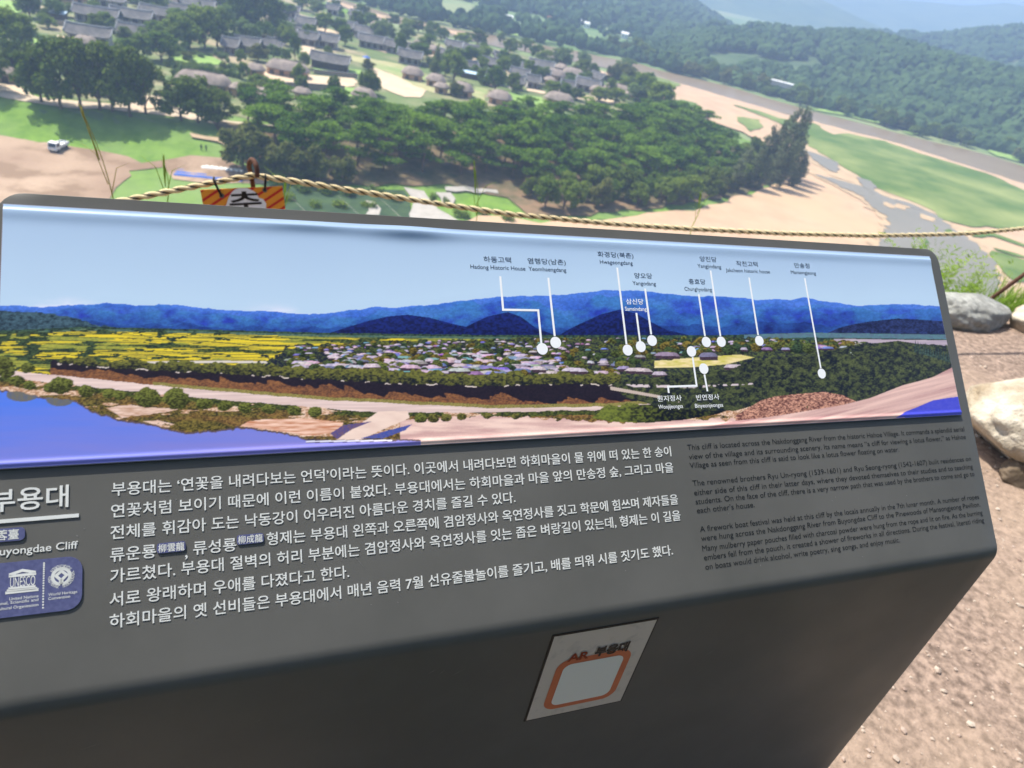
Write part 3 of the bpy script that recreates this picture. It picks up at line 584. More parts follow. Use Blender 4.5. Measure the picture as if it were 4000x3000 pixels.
# bent sheet: list of (distance along, point, normal) down the profile
tilt = math.asin(SV[2]); half = (math.pi/2-tilt)/2; tl = FR*math.tan(half)
corner = P3(0, VF); prof = []
for v in np.linspace(VT, VF+tl, 60): prof.append((P3(0, v), SN))
cen = P3(0, VF+tl)-SN*FR
for a in np.linspace(0, math.pi/2-tilt, 14)[1:]:
    nn = SN*math.cos(a)-SV*math.sin(a); nn = nn/np.linalg.norm(nn); prof.append((cen+nn*FR, nn))
bot = prof[-1][0]
for z in np.linspace(bot[2], -.03, 24)[1:]: prof.append((np.array([bot[0], bot[1], z]), prof[-1][1]))
def uedges(v_from_top, r=.021):
    k = max(0, r-v_from_top); c = r-math.sqrt(max(0, r*r-k*k)); return UL+c, UR-c
TH = .012; NU = 40; v_, f_ = [], []; s = 0; pos = []
ss = [0]
for a, b in zip(prof, prof[1:]): ss.append(ss[-1]+np.linalg.norm(b[0]-a[0]))
extra = [(prof[0][0]-SV*t, prof[0][1], t) for t in (.0004, .0015, .0035, .0065, .011, .016)]
rowsP = [(prof[0][0], prof[0][1], 0)]+extra+[(p, n_, s_) for (p, n_), s_ in zip(prof, ss) if s_ > .018]
for p, n_, s_ in rowsP:
    a, b = uedges(s_)
    for t in np.linspace(0, 1, NU): v_.append(p+SX*(a+(b-a)*t))
nr = len(rowsP); i = (np.arange(nr-1)[:, None]*NU+np.arange(NU-1)[None]).ravel()
me = np_mesh('sign_sheet', np.array(v_), np.stack([i, i+NU, i+NU+1, i+1], 1), M['sign'], True)
o = link('sheet_body', me, SIGN); md = o.modifiers.new('thick', 'SOLIDIFY'); md.thickness = TH; md.offset = -1
md = o.modifiers.new('edge', 'BEVEL'); md.width = .0022; md.segments = 3; md.limit_method = 'ANGLE'; md.angle_limit = math.radians(50); md.harden_normals = False
# closed pedestal behind the bent sheet
b = MB(); q = [P3(0, VT-.03, -.016), P3(0, VF+.05, -.016), bot+SB*.02+np.array([0, 0, -.05]), np.array([*(bot+SB*.02)[:2], -.03]), np.array([*(P3(0, VT-.03, -.016))[:2], -.03])]
for uu in (UL+.03, UR-.03): b.v += [tuple(p+SX*uu) for p in q]
for k in range(5): b.f.append((k, (k+1) % 5, 5+(k+1) % 5, 5+k)); b.mi.append(0); b.sm.append(False)
b.f += [(4, 3, 2, 1, 0), (5, 6, 7, 8, 9)]; b.mi += [0, 0]; b.sm += [False, False]
link('pedestal', b.mesh('pedestal', M['sign']), SIGN)

# ---- scratches and scuffs worn into the paint
sm = MB(); rs = random.Random(4)
for px, py, ln, an in [(1345, 2130, .010, -60), (1395, 2185, .030, -52), (795, 2370, .008, 10), (1560, 2320, .012, -50), (3345, 2190, .022, -20), (3400, 2205, .008, -15), (745, 1838, .006, 35), (2140, 2260, .004, 80), (1850, 2255, .009, -70), (2760, 2270, .012, 8), (2890, 2265, .007, 4), (330, 2065, .002, 0)]+[(rs.uniform(60, 3700), rs.uniform(1900, 2380), rs.uniform(.0012, .0028), rs.uniform(0, 180)) for _ in range(46)]:
    d = ray(px, py); P_ = CAM+d*(((SO-CAM)@SN)/(d@SN)); u, v = (P_-SO)@SX, (P_-SO)@SV
    if not (UL+.02 < u < UR-.015 and VF+.02 < v < -.125): continue
    a = math.radians(an); w_ = .00022 if ln > .003 else .0005; t_ = (math.cos(a), math.sin(a)); sm.add([P3(u-t_[1]*w_*k1+t_[0]*ln*k2, v+t_[0]*w_*k1+t_[1]*ln*k2, .00025) for k1, k2 in ((0, -.5), (1, 0), (0, .5), (-1, 0))], [(3, 2, 1, 0)])
FRm = mat('worn paint', (.13, .13, .125), (.2, .2, .19), 200, rough=.6)
for _ in range(26):
    u, z = rs.uniform(-.5, .5), rs.uniform(.62, .86); ln = rs.uniform(.003, .02); a = rs.uniform(.2, .9); w_ = rs.uniform(.0002, .0005); c_ = np.array([bot[0], bot[1], 0])+SX*u-SB*.0003+np.array([0, 0, z]); t_ = SX*math.cos(a)+np.array([0, 0, math.sin(a)]); n_ = SX*-math.sin(a)+np.array([0, 0, math.cos(a)])
    sm.add([c_-t_*ln/2, c_-n_*w_, c_+t_*ln/2, c_+n_*w_], [(0, 1, 2, 3)])
link('scuff_marks', sm.mesh('scuff_marks', FRm), SIGN)

# ---- lettering
_dg = None
def text_arrays(s, bold=0.0, ext=0.0, res=3):
    c = bpy.data.curves.new('t', 'FONT'); c.body = s; c.size = 1; c.resolution_u = res; c.offset = bold; c.extrude = ext
    o = bpy.data.objects.new('t', c); COL.objects.link(o); dg = bpy.context.evaluated_depsgraph_get(); me = bpy.data.meshes.new_from_object(o.evaluated_get(dg))
    v = np.empty(len(me.vertices)*3); me.vertices.foreach_get('co', v); v = v.reshape(-1, 3); f = [tuple(p.vertices) for p in me.polygons]
    bpy.data.objects.remove(o); bpy.data.curves.remove(c); bpy.data.meshes.remove(me); return v, f
class Letters:
    """collects lettering of one kind into one mesh on the panel"""
    def __init__(s, place=P3): s.mb = MB(); s.place = place
    def line(s, txt, u0, u1, v, h, bold=0.0, ext=0.0, lift=.0005, latin=False, z=None):
        a, f = text_arrays(txt, bold, ext/h if ext else 0); x0, x1 = a[:, 0].min(), a[:, 0].max(); mid = .345 if latin else .38
        k = (u1-u0)/(x1-x0); V = [s.place(u0+(x-x0)*k, v+(y-mid)*h, lift+ext+zz*h) for x, y, zz in a]; s.mb.add(V, f)
    def px(s, txt, p0, p1, h, **kw):
        a, b = on_panel(*p0), on_panel(*p1); s.line(txt, a[0], b[0], (a[1]+b[1])/2, h, **kw)
    def poly(s, pts, lift=.0005, uv=True):
        s.mb.add([s.place(u, v, lift) for u, v in pts], [tuple(range(len(pts)))])
M['letter'] = mat('white enamel lettering', (.60, .62, .60), (.66, .68, .66), 40, rough=.35)
M['ink'] = mat('black engraved lettering', (.006, .008, .010), (.012, .014, .016), 60, rough=.6)
A = lambda x, y: (x*.4822, 1700+y*.4822)
B_ = lambda x, y: (900+x*.5123, 1600+y*.5123)
C_ = lambda x, y: (1700+x*.4973, 1600+y*.4973)
D_ = lambda x, y: (2600+x*.6103, 1600+y*.6103)
E_ = lambda x, y: (1700+x*.4521, 900+y*.4521)
G_ = lambda x, y: (2500+x*.4520, 900+y*.4520)
H_ = lambda x, y: (x*.211, 2100+y*.211)
hv = lambda f_, x, y0, y1, cap: abs(on_panel(*f_(x, y0))[1]-on_panel(*f_(x, y1))[1])/cap
L1 = Letters(); kh = hv(A, 950, 388, 498, .92); KB = .008
for t, a, b in (("부용대는 ‘연꽃을 내려다보는 언덕’이라는 뜻이다. 이곳에서 내려다보면 하회마을이 물 위에 떠 있는 한 송이", A(905, 440), C_(1850, 325)),
                ("연꽃처럼 보이기 때문에 이런 이름이 붙었다. 부용대에서는 하회마을과 마을 앞의 만송정 숲, 그리고 마을", A(900, 610), C_(1868, 455)),
                ("전체를 휘감아 도는 낙동강이 어우러진 아름다운 경치를 즐길 수 있다.", A(895, 785), C_(628, 690)),
                ("류운룡", A(893, 970), A(1265, 935)), (",", A(1500, 938), A(1520, 936)), ("류성룡", A(1565, 915), A(1915, 882)),
                ("형제는 부용대 왼쪽과 오른쪽에 겸암정사와 옥연정사를 짓고 학문에 힘쓰며 제자들을", B_(275, 985), C_(1905, 705)),
                ("가르쳤다. 부용대 절벽의 허리 부분에는 겸암정사와 옥연정사를 잇는 좁은 벼랑길이 있는데, 형제는 이 길을", A(893, 1130), C_(1925, 837)),
                ("서로 왕래하며 우애를 다졌다고 한다.", A(888, 1318), B_(905, 1245)),
                ("하회마을의 옛 선비들은 부용대에서 매년 음력 7월 선유줄불놀이를 즐기고, 배를 띄워 시를 짓기도 했다.", A(888, 1490), C_(1865, 1115))):
    L1.px(t, a, b, kh if t != ',' else .014, bold=KB, ext=.00015, lift=.0002)
link('korean_paragraph', L1.mb.mesh('korean_paragraph', M['letter']), SIGN)
L2 = Letters()
for t, a, b in (("This cliff is located across the Nakdonggang River from the historic Hahoe Village. It commands a splendid aerial", (137, 238), (1910, 127)),
                ("view of the village and its surrounding scenery. Its name means “a cliff for viewing a lotus flower,” as Hahoe", (147, 296), (1920, 178)),
                ("Village as seen from this cliff is said to look like a lotus flower floating on water.", (152, 350), (1493, 260)),
                ("The renowned brothers Ryu Un-ryong (1539-1601) and Ryu Seong-ryong (1542-1607) built residences on", (170, 465), (1953, 318)),
                ("either side of this cliff in their latter days, where they devoted themselves to their studies and to teaching", (180, 523), (1965, 370)),
                ("students. On the face of the cliff, there is a very narrow path that was used by the brothers to come and go to", (190, 583), (1975, 415)),
                ("each other’s house.", (198, 640), (568, 612)),
                ("A firework boat festival was held at this cliff by the locals annually in the 7th lunar month. A number of ropes", (217, 755), (2005, 565)),
                ("were hung across the Nakdonggang River from Buyongdae Cliff to the Pinewoods of Mansongjeong Pavilion.", (225, 818), (2012, 610)),
                ("Many mulberry paper pouches filled with charcoal powder were hung from the rope and lit on fire. As the burning", (232, 880), (2027, 665)),
                ("embers fell from the pouch, it created a shower of fireworks in all directions. During the festival, literati riding", (243, 938), (2037, 713)),
                ("on boats would drink alcohol, write poetry, sing songs, and enjoy music.", (252, 1000), (1498, 838))):
    L2.px(t, D_(*a), D_(*b), hv(D_, 300, 215, 250, .70), latin=True, lift=.0003)
link('english_paragraph', L2.mb.mesh('english_paragraph', M['ink']), SIGN)
# title block, its left end runs past the picture's edge
L3 = Letters(); c0, c1 = on_panel(*A(240, 512)), on_panel(*A(460, 495)); pit = c1[0]-c0[0]
L3.line('부용대', c1[0]-2.44*pit, c1[0]+.45*pit, (c0[1]+c1[1])/2, hv(A, 525, 408, 584, .90), bold=.012, ext=.0003, lift=.0002)
r1 = on_panel(*A(641, 651)); r0 = on_panel(*A(0, 697)); vv = (r0[1]+r1[1])/2; ul = c1[0]-2.6*pit
L3.mb.add([P3(u, v, h) for h in (.0003, .0010) for u, v in ((ul, vv-.0015), (r1[0], vv-.0015), (r1[0], vv+.0015), (ul, vv+.0015))], [(4, 5, 6, 7), (0, 1, 5, 4), (1, 2, 6, 5), (2, 3, 7, 6), (3, 0, 4, 7)])
e1 = on_panel(*A(633, 888)); e0 = on_panel(*A(468, 898)); ew = e1[0]-e0[0]
L3.line('Buyongdae Cliff', e1[0]-ew*4.1, e1[0], (e0[1]+e1[1])/2, hv(A, 490, 866, 926, .70), bold=.008, ext=.0002, lift=.0002, latin=True)
link('title_lettering', L3.mb.mesh('title_lettering', M['letter']), SIGN)
# blue plaques
M['plaque'] = mat('blue plaque', (.075, .085, .19), (.10, .11, .23), 300, rough=.45, detail=2, bump=.2, bscale=1500, bdist=.0003)
def plaque(u0, u1, v0, v1, r, name='hanja_plaque', th=.0012):
    mb = MB(); pts = []
    for cx, cy_, a0 in ((u1-r, v1-r, 0), (u0+r, v1-r, 90), (u0+r, v0+r, 180), (u1-r, v0+r, 270)):
        for k in range(7): a = math.radians(a0+k*15); pts.append((cx+r*math.cos(a), cy_+r*math.sin(a)))
    n = len(pts); mb.add([P3(u, v, .0002) for u, v in pts]+[P3(u, v, th) for u, v in pts], [tuple(range(n, 2*n))]+[(k, (k+1) % n, n+(k+1) % n, n+k) for k in range(n)])
    return link(name, mb.mesh(name, M['plaque']), SIGN)
def hanja(txt, p0, p1, hpx, q0, q1, h):
    a, b = on_panel(*p0), on_panel(*p1); v = (a[1]+b[1])/2; pl = plaque(a[0], b[0], v-hpx/2, v+hpx/2, .0022)
    L = Letters(); a, b = on_panel(*q0), on_panel(*q1); L.line(txt, a[0], b[0], v, h, lift=.0014, bold=.01); link('plaque_lettering', L.mb.mesh('plaque_lettering', M['letter']), pl, True)
    return pl
hanja('柳雲龍', A(1272, 918), A(1503, 897), hv(A, 1500, 857, 938, 1), A(1283, 917), A(1495, 898), hv(A, 1470, 866, 932, .92))
hanja('柳成龍', B_(49, 994), B_(253, 977), hv(A, 1500, 857, 938, 1), B_(58, 993), B_(246, 978), hv(A, 1470, 866, 932, .92))
q1 = on_panel(*A(205, 795)); q0 = on_panel(*A(55, 806)); kw = (on_panel(*A(192, 796))[0]-on_panel(*A(5, 806))[0])/2
pl = plaque(q1[0]-kw*3.35, q1[0], q1[1]-hv(A, 203, 742, 848, 2), q1[1]+hv(A, 203, 742, 848, 2), .0035); L = Letters(); L.line('芙蓉臺', q1[0]-.004-kw*3.0, q1[0]-.004, (q1[1]+q0[1])/2, hv(A, 150, 757, 838, .92), lift=.0014, bold=.012)
link('plaque_lettering', L.mb.mesh('plaque_lettering', M['letter']), pl, True)
# heritage plaque with its two emblems
pr = on_panel(*H_(1530, 700)); pt = on_panel(*H_(900, 388)); pb = on_panel(*H_(900, 1385)); UW = .125
hp = plaque(pr[0]-UW, pr[0], pb[1], pt[1], .011, 'heritage_plaque'); inv = Matrix.Translation(-Vector(sign_base))
L = Letters(); hq = lambda x, y: tuple(on_panel(*H_(x, y))); LF = .0014
def strip(pts, wd, closed=False):
    pts = [np.array(p) for p in pts]; n = len(pts); lft, rgt = [], []
    for k in range(n):
        a = pts[k-1] if (k or closed) else pts[k]; c = pts[(k+1) % n] if (k < n-1 or closed) else pts[k]; d1 = pts[k]-a; d2 = c-pts[k]
        d1 = d1/(np.linalg.norm(d1)+1e-12); d2 = d2/(np.linalg.norm(d2)+1e-12); t = d1+d2; t = t/(np.linalg.norm(t)+1e-12); nn = np.array([-t[1], t[0]])
        m_ = np.array([-d2[1], d2[0]]) if np.linalg.norm(d2) > .5 else np.array([-d1[1], d1[0]]); s_ = 1/max(.5, nn@m_); lft.append(pts[k]+nn*wd/2*s_); rgt.append(pts[k]-nn*wd/2*s_)
    L.mb.add([P3(*p, LF) for p in lft]+[P3(*p, LF) for p in rgt], [(k, (k+1) % n, n+(k+1) % n, n+k) for k in range(n if closed else n-1)])
ap, lp, rp = hq(425, 605), hq(180, 690), hq(668, 640); strip([lp, ap, rp], .0022); strip([hq(172, 715), hq(678, 665)], .002)
bl, br = hq(195, 920), hq(660, 880); tl_, tr_ = hq(195, 735), hq(660, 692)
L.line('UNESCO', bl[0], br[0], (bl[1]+tl_[1]+br[1]+tr_[1])/4, (tl_[1]-bl[1])/.70, latin=True, lift=LF, bold=-.0)
for (a, c) in (((165, 945), (667, 900)), ((135, 985), (695, 935)), ((108, 1024), (722, 957))): strip([hq(*a), hq(*c)], .0021)
for t, x0, y0, x1, y1 in (('United Nations', 183, 1128, 720, 1080), ('Educational, Scientific and', -320, 1245, 720, 1155), ('Cultural Organization', -70, 1320, 720, 1240), ('World Heritage', 903, 1050, 1437, 998), ('Convention', 903, 1125, 1305, 1085)):
    a, c = hq(x0, y0), hq(x1, y1); L.line(t, a[0], c[0], (a[1]+c[1])/2, hv(H_, 183, 1102, 1155, .70), latin=True, lift=LF, bold=.008)
for k in range(20):
    t = k/19; c = hq(825-20*t, 470+825*t**1.25); L.poly([(c[0]+.0007*math.cos(a), c[1]+.0007*math.sin(a)) for a in np.linspace(0, 6.28, 9)[:-1]], LF)
ec = np.array(hq(1143, 715)); er = (hq(1318, 700)[0]-hq(970, 730)[0])/2*.93
ang = np.linspace(math.radians(-84), math.radians(264), 48); ring = [ec+er*np.array([math.cos(a), math.sin(a)]) for a in ang]
strip(ring, .0024); s_ = er*.62
strip([ring[0], ec+np.array([er*.07, -er*.45]), ec+np.array([s_, er*.12]), ec+np.array([0, er*.7]), ec+np.array([-s_, er*.12]), ec+np.array([-er*.07, -er*.45]), ring[-1]], .0022)
for txt, a0, a1 in (('PATRIMONIO MUNDIAL', 148, 34), ('WORLD HERITAGE', 172, 258), ('PATRIMOINE MONDIAL', -82, 22)):
    a, f = text_arrays(txt, .01); x0, x1 = a[:, 0].min(), a[:, 0].max(); R_ = er*1.28; hh = .0044; up = 1 if a1 < a0 else -1
    vs = []
    for x, y, z in a:
        th = math.radians(a0+(a1-a0)*(x-x0)/(x1-x0)); rad = R_+up*(y-.34)*hh; vs.append(P3(ec[0]+rad*math.cos(th), ec[1]+rad*math.sin(th), LF))
    L.mb.add(vs, f)
link('emblem_lettering', L.mb.mesh('emblem_lettering', M['letter']), hp, True)

# ---- the printed panorama, painted as colours on a fine grid
def fit_quad():
    tl_, tr_, br_, bl_ = on_panel(13, 803), on_panel(3620, 1005), on_panel(3751, 1624), on_panel(-13, 1826)
    return (tl_[0]+bl_[0])/2, (tr_[0]+br_[0])/2, (bl_[1]+br_[1])/2, (tl_[1]+tr_[1])/2
U0, U1, V0, V1 = fit_quad(); NX, NY = 1500, 430
uu, vvv = np.meshgrid(np.linspace(U0, U1, NX), np.linspace(V0, V1, NY)); flat = SO+uu.reshape(-1, 1)*SX+vvv.reshape(-1, 1)*SV
X, Y = to_px(flat); X = X.reshape(NY, NX); Y = Y.reshape(NY, NX)
c1_ = lambda L: [(x*.859, 750+y*.859) for x, y in L]
c2_ = lambda L: [(1800+x*.9042, 1100+y*.9042) for x, y in L]
def line_y(L): L = sorted(L); return np.interp(X, [p[0] for p in L], [p[1] for p in L])
def inside(L):
    ins = np.zeros(X.shape, bool)
    for (x0, y0), (x1, y1) in zip(L, L[1:]+L[:1]):
        if y0 == y1: continue
        ins ^= ((y0 > Y) != (y1 > Y)) & (X < (x1-x0)*(Y-y0)/(y1-y0)+x0)
    return ins
IMG = np.zeros((NY, NX, 3)); rgb = lambda *c: np.array(lin(*c))
nz = lambda s, o=4, k=0, sy=1: fbm(X/s, Y/s*sy, o, 100+k)
grain = np.random.default_rng(2).random((NY, NX)); grain2 = fbm(X/7, Y/5, 2, 140)
def rel(sx, sy, k=0, o=3):
    """leafy light and dark, 0..1"""
    d = fbm(X/sx*1.5+k, Y/sy*1.5, o, 300+k); return np.clip((d-.5)*2.6+.5+.35*(grain-.5), 0, 1)
leafy = rel(13, 9, 1); leafy2 = rel(22, 15, 2); relm = rel(24, 18, 3); fine = rel(8, 5.5, 4, 2)
def put(mask, a, b=None, f=None):
    c = np.broadcast_to(rgb(*a), IMG.shape) if b is None else rgb(*a)+(rgb(*b)-rgb(*a))*np.clip(f, 0, 1)[..., None]
    IMG[mask] = c[mask]
ridge_y = line_y(c1_([(-40, 521), (80, 522), (200, 530), (330, 518), (420, 516), (490, 509), (550, 515), (650, 522), (740, 516), (800, 517), (900, 528), (1000, 540), (1150, 547), (1200, 545), (1350, 557), (1430, 560), (1560, 545), (1650, 536), (1710, 527), (1780, 532), (1850, 525), (1990, 515), (2080, 500)])
                 + c2_([(150, 70), (300, 66), (430, 62), (560, 46), (620, 40), (700, 43), (760, 42), (870, 55), (1030, 68), (1130, 65), (1240, 78), (1300, 84), (1350, 80), (1420, 82), (1470, 72), (1560, 88), (1640, 98), (1700, 108), (1800, 102), (1900, 100), (2100, 112)]))+(fbm(X/24, X*0, 3, 7)-.5)*7
top_y = line_y([(0, 800), (3640, 1005)])
tsky = np.clip((Y-top_y)/np.maximum(1, ridge_y-top_y), 0, 1)
put(np.ones(X.shape, bool), (158, 182, 210), (176, 200, 222), tsky*1.1+(nz(500)-.5)*.2)
cl_ = np.clip(1.4*fbm(X/70, Y/22, 4, 144)-.55+.5*np.exp(-((X-230)/90)**2)+.3*np.exp(-((X-1090)/80)**2), 0, 1)*np.exp(-((Y-ridge_y)/22)**2)*np.clip(np.exp(-((X-230)/130)**2)+np.exp(-((X-1090)/100)**2), 0, 1); IMG += (rgb(226, 222, 236)-IMG)*cl_[..., None]
foot_y = line_y(c1_([(-40, 640), (400, 620), (900, 632), (1500, 648), (2050, 655)])+c2_([(200, 238), (1100, 238), (1500, 226), (1800, 230), (2150, 235)]))
dep = np.clip((Y-ridge_y)/np.maximum(20, foot_y-ridge_y), 0, 1); tex = fbm(X/26, Y/16, 4, 160)
spur = fbm((X+.9*Y)/115, Y/260, 4, 165); fold = np.clip((spur-.36)*4.2, 0, 1)
mt = Y > ridge_y
soft = fbm(X/60, Y/34, 4, 166); span = np.maximum(20, foot_y-ridge_y)
put(mt, (96, 138, 222), (64, 112, 204), dep*2.0+(soft-.5)*1.6)
for k_, (fr, amp, ca_, cb_) in enumerate(((.14, .34, (84, 138, 206), (58, 84, 196)), (.32, .46, (76, 136, 196), (50, 72, 184)), (.52, .48, (66, 122, 186), (42, 62, 164)), (.74, .36, (50, 92, 164), (26, 40, 116)))):
    yk = ridge_y+span*np.clip(fr+amp*(fbm(X/(190-22*k_)+k_*5, X*0+k_, 4, 210+k_)-.5)*2, .02, 1); mk = Y > yk; dk = np.clip((Y-yk)/(span*.4), 0, 1)
    put(mk, ca_, cb_, .2+dk*.35+(soft-.5)*2.2+.4*(fbm(X/34, Y/18, 3, 168)-.5))
IMG[mt] = (IMG*np.array([.62, .70, .84])*(.80+.28*leafy[..., None]+.22*(grain[..., None]-.5)))[mt]
hz_ = np.exp(-dep/.10)*mt*.35; IMG += (rgb(62, 124, 218)-IMG)*hz_[..., None]
for L_ in (c1_([(1480, 650), (1600, 612), (1680, 588), (1760, 570), (1850, 562), (1950, 575), (2050, 602), (2212, 640), (2212, 660)]), [(1745, 1316), (1790, 1294), (1840, 1268), (1900, 1240), (1980, 1222), (2030, 1240), (2089, 1284), (2180, 1318)], [(2170, 1318), (2220, 1288), (2260, 1268), (2340, 1232), (2414, 1212), (2480, 1228), (2540, 1262), (2600, 1292), (2720, 1320)], c2_([(-10, 215), (60, 185), (130, 160), (180, 150), (260, 175), (330, 215), (380, 240), (-10, 240)])):
    mk = inside(L_); put(mk, (24, 40, 116), (10, 16, 62), dep*.6+.8*(leafy-.3))
gh = Y > line_y(c1_([(-40, 545), (100, 546), (200, 552), (330, 575), (430, 605), (560, 628), (3000, 900)]))+(tex-.5)*14; put(gh & (X < 560), (70, 98, 112), (22, 40, 54), 1.15-leafy2*.7-fine*.55)
farh = inside(c2_([(1560, 232), (1620, 205), (1690, 186), (1760, 175), (1880, 162), (1960, 166), (2050, 172), (2160, 180), (2160, 245), (1560, 240)])); put(farh, (44, 56, 108), (12, 18, 56), 1.2-leafy2*.6-fine*.6)
pl_ = (Y > foot_y-3); put(pl_, (66, 92, 70), (20, 36, 40), 1.15-leafy*.7-fine*.5)
# rice terraces, with hedges and field edges between
rice = pl_ & (Y > foot_y+5) & (X < 2230); band = fbm(X/210, Y/11, 3, 170); edge_ = np.abs((Y-.03*X)/13+1.4*fbm(X/260, Y/40, 2, 173) - np.round((Y-.03*X)/13+1.4*fbm(X/260, Y/40, 2, 173)))
put(rice, (224, 198, 48), (158, 146, 56), np.clip(fbm(X/110, Y/7, 4, 171)*2.4-.85+.5*(grain-.5), 0, 1)); put(rice & (fbm(X/300, Y/26, 3, 176) > .6), (176, 170, 66), (110, 126, 58), grain2+.3*(grain-.5)); put(rice & (edge_ < .10), (120, 118, 52), (84, 92, 46), grain)
put(rice & (band < .37), (96, 106, 50), (28, 44, 34), 1.2-fine*.8-leafy*.4); put(rice & (Y < foot_y+13), (110, 128, 90), (54, 88, 88), grain2*1.3)
put(rice & (X < 900) & (fbm(X/45, Y/9, 4, 172) > .52+.10*(X > 420)), (70, 88, 56), (22, 38, 32), 1.25-fine*.8-leafy*.5)
put(rice & (np.abs(Y-line_y(c1_([(640, 780), (1000, 775), (1230, 778)]))) < 4) & (X > 550) & (X < 1060), (210, 200, 190))
put((Y > foot_y-2) & (Y < foot_y+16) & (X > 2900), (84, 130, 136), (84, 96, 120), grain2)
put((Y > foot_y+20) & (Y < foot_y+42) & (X > 3250), (196, 178, 184), (150, 136, 158), fbm(X/90, Y/8, 3, 174))
rowt = line_y([(200, 1408), (240, 1403), (601, 1414), (1031, 1427), (1460, 1446), (1900, 1462), (2116, 1458), (2397, 1466), (2700, 1500)])+(fbm(X/26, X*0+3, 3, 9)-.5)*30
rowb = line_y([(200, 1420), (240, 1424), (601, 1450), (1031, 1470), (1460, 1496), (1900, 1512), (2116, 1502), (2397, 1502), (2700, 1520)])+(fbm(X/18, X*0+5, 2, 10)-.5)*12
vtop = line_y([(1130, 1352), (1500, 1336), (1900, 1328), (2200, 1322), (3000, 1322), (3300, 1340), (3640, 1350)])+(fbm(X/20, X*0+3, 3, 12)-.5)*18
vill = (Y > vtop) & (X > 1120+(Y-1350)*-1.2+(tex-.5)*260); put(vill, (92, 102, 50), (16, 22, 44), 1.3-leafy*.7-fine*.7+.3*((X < 2100) & (Y > 1380)))
put(inside(c2_([(830, 345), (1010, 330), (1130, 322), (1200, 318), (1260, 330), (1140, 360), (1000, 372), (830, 375)])), (196, 186, 82), (232, 212, 160), fbm(X/30, Y/7, 3, 176)*1.8-.3)
put(inside(c2_([(1580, 305), (1690, 299), (1760, 298), (1690, 318), (1600, 320)])), (206, 214, 208)); put(inside(c2_([(1150, 365), (1500, 335), (1560, 320), (1480, 350), (1250, 372)])), (150, 158, 58), (96, 112, 46), grain2)
r7 = random.Random(12)
def roof(x, y, L_, h, tile):
    top = rgb(*((r7.randint(200, 226), r7.randint(184, 206), r7.randint(200, 220)) if not tile else (r7.randint(110, 180), r7.randint(116, 184), r7.randint(150, 224)))); sl_ = r7.uniform(-.03, .06); yy = Y-(X-x)*sl_
    put((np.abs(X-x-2) < L_*.47) & (yy > y-2) & (yy < y+h*.9), (18, 16, 44), (96, 70, 74), grain*.8)
    w_ = L_*(.30+.2*np.clip((yy-y+h)/h, 0, 1)**.8); mk = (np.abs(X-x) < w_) & (yy > y-h+np.abs(X-x)/L_*h*.3) & (yy < y+1); IMG[mk] = (top*(.58+.5*grain2[..., None])*(1.05-.28*(X > x+L_*.22))[..., None])[mk]
def blob(x, y, r_, c=None):
    c = c or r7.choice([(92, 104, 48), (74, 92, 50), (108, 112, 50), (60, 80, 52), (128, 112, 46)]); d = ((X-x)/r_)**2+((Y-y)/(r_*.72))**2; mk = d < .5+.9*tex
    IMG[mk] = (rgb(*c)*(.12+.95*np.clip(.35+(y-Y)/r_*.55+(x-X)/r_*.2+(fine-.5)*.9, 0, 1.2))[..., None])[mk]
ys = sorted([r7.uniform(0, 1) for _ in range(900)])
for t in ys:
    x = r7.uniform(1130, 3350) if r7.random() < .6 else r7.uniform(1300, 2200); y0 = np.interp(x, [1130, 1500, 1900, 2200, 3000, 3350], [1352, 1340, 1330, 1324, 1326, 1340]); y1 = np.interp(x, [1130, 1500, 1900, 2400, 2500, 2900, 3350], [1440, 1452, 1468, 1465, 1400, 1372, 1360]); y = y0+(y1-y0)*t; k = .45+.6*t
    if 2550 < x < 2970 and 1395 < y < 1440: continue
    if r7.random() < (.58 if x < 2420 else .25): roof(x, y, r7.uniform(24, 52)*k*(1.75 if t > .45 and x < 2150 else 1), r7.uniform(6, 10)*k*(1.3 if t > .45 and x < 2150 else 1), r7.random() < .4 if x < 2400 else r7.random() < .7)
    else: blob(x, y, r7.uniform(11, 26)*k+3)
for x, y, L_ in ((1790, 1452, 90), (2240, 1452, 105), (2490, 1452, 110), (2100, 1446, 60), (2350, 1463, 50), (2570, 1466, 60), (2860, 1438, 80), (1450, 1436, 70), (1600, 1440, 84)): roof(x, y, L_, 13, False)
roof(2760, 1395, 76, 16, True); roof(2600, 1392, 100, 14, True)
# levee, its trees, the road, the bank, the water
road_t = line_y([(-20, 1440), (140, 1462), (260, 1472), (770, 1524), (1290, 1566), (1900, 1596), (2360, 1590), (2640, 1570)])+(fbm(X/40, X*0, 2, 13)-.5)*5; road_b = line_y([(-20, 1470), (140, 1489), (330, 1512), (770, 1555), (1290, 1598), (1460, 1612), (1900, 1612), (2330, 1604), (2640, 1580)])+(fbm(X/30, X*0, 2, 14)-.5)*7
lev = (Y > rowb-10) & (Y < road_t+2) & (X > 200) & (X < 2700); put(lev, (150, 100, 60), (84, 54, 44), 1.2-fine*.7-fbm(X/40, Y/12, 3, 180)*.6)
shl = np.clip((Y-rowb)/np.maximum(8, road_t-rowb), 0, 1); shm = lev & (shl < .18+.75*np.clip(fbm((X-1.2*Y)/60, X*0+8, 3, 181)*1.5-.25, 0, 1)*line_y([(200, .45), (900, .7), (1500, .95), (2700, 1)])); put(shm, (40, 30, 40), (18, 14, 28), grain2)
put(lev & (Y > road_t-13) & (X > 600), (168, 152, 84), (96, 96, 50), grain*.8+grain2*.3)
put((Y > rowb-5) & (Y < rowb+4) & (fbm(X/20, X*0, 3, 182) > .63) & (X > 230) & (X < 2700), (214, 198, 190))
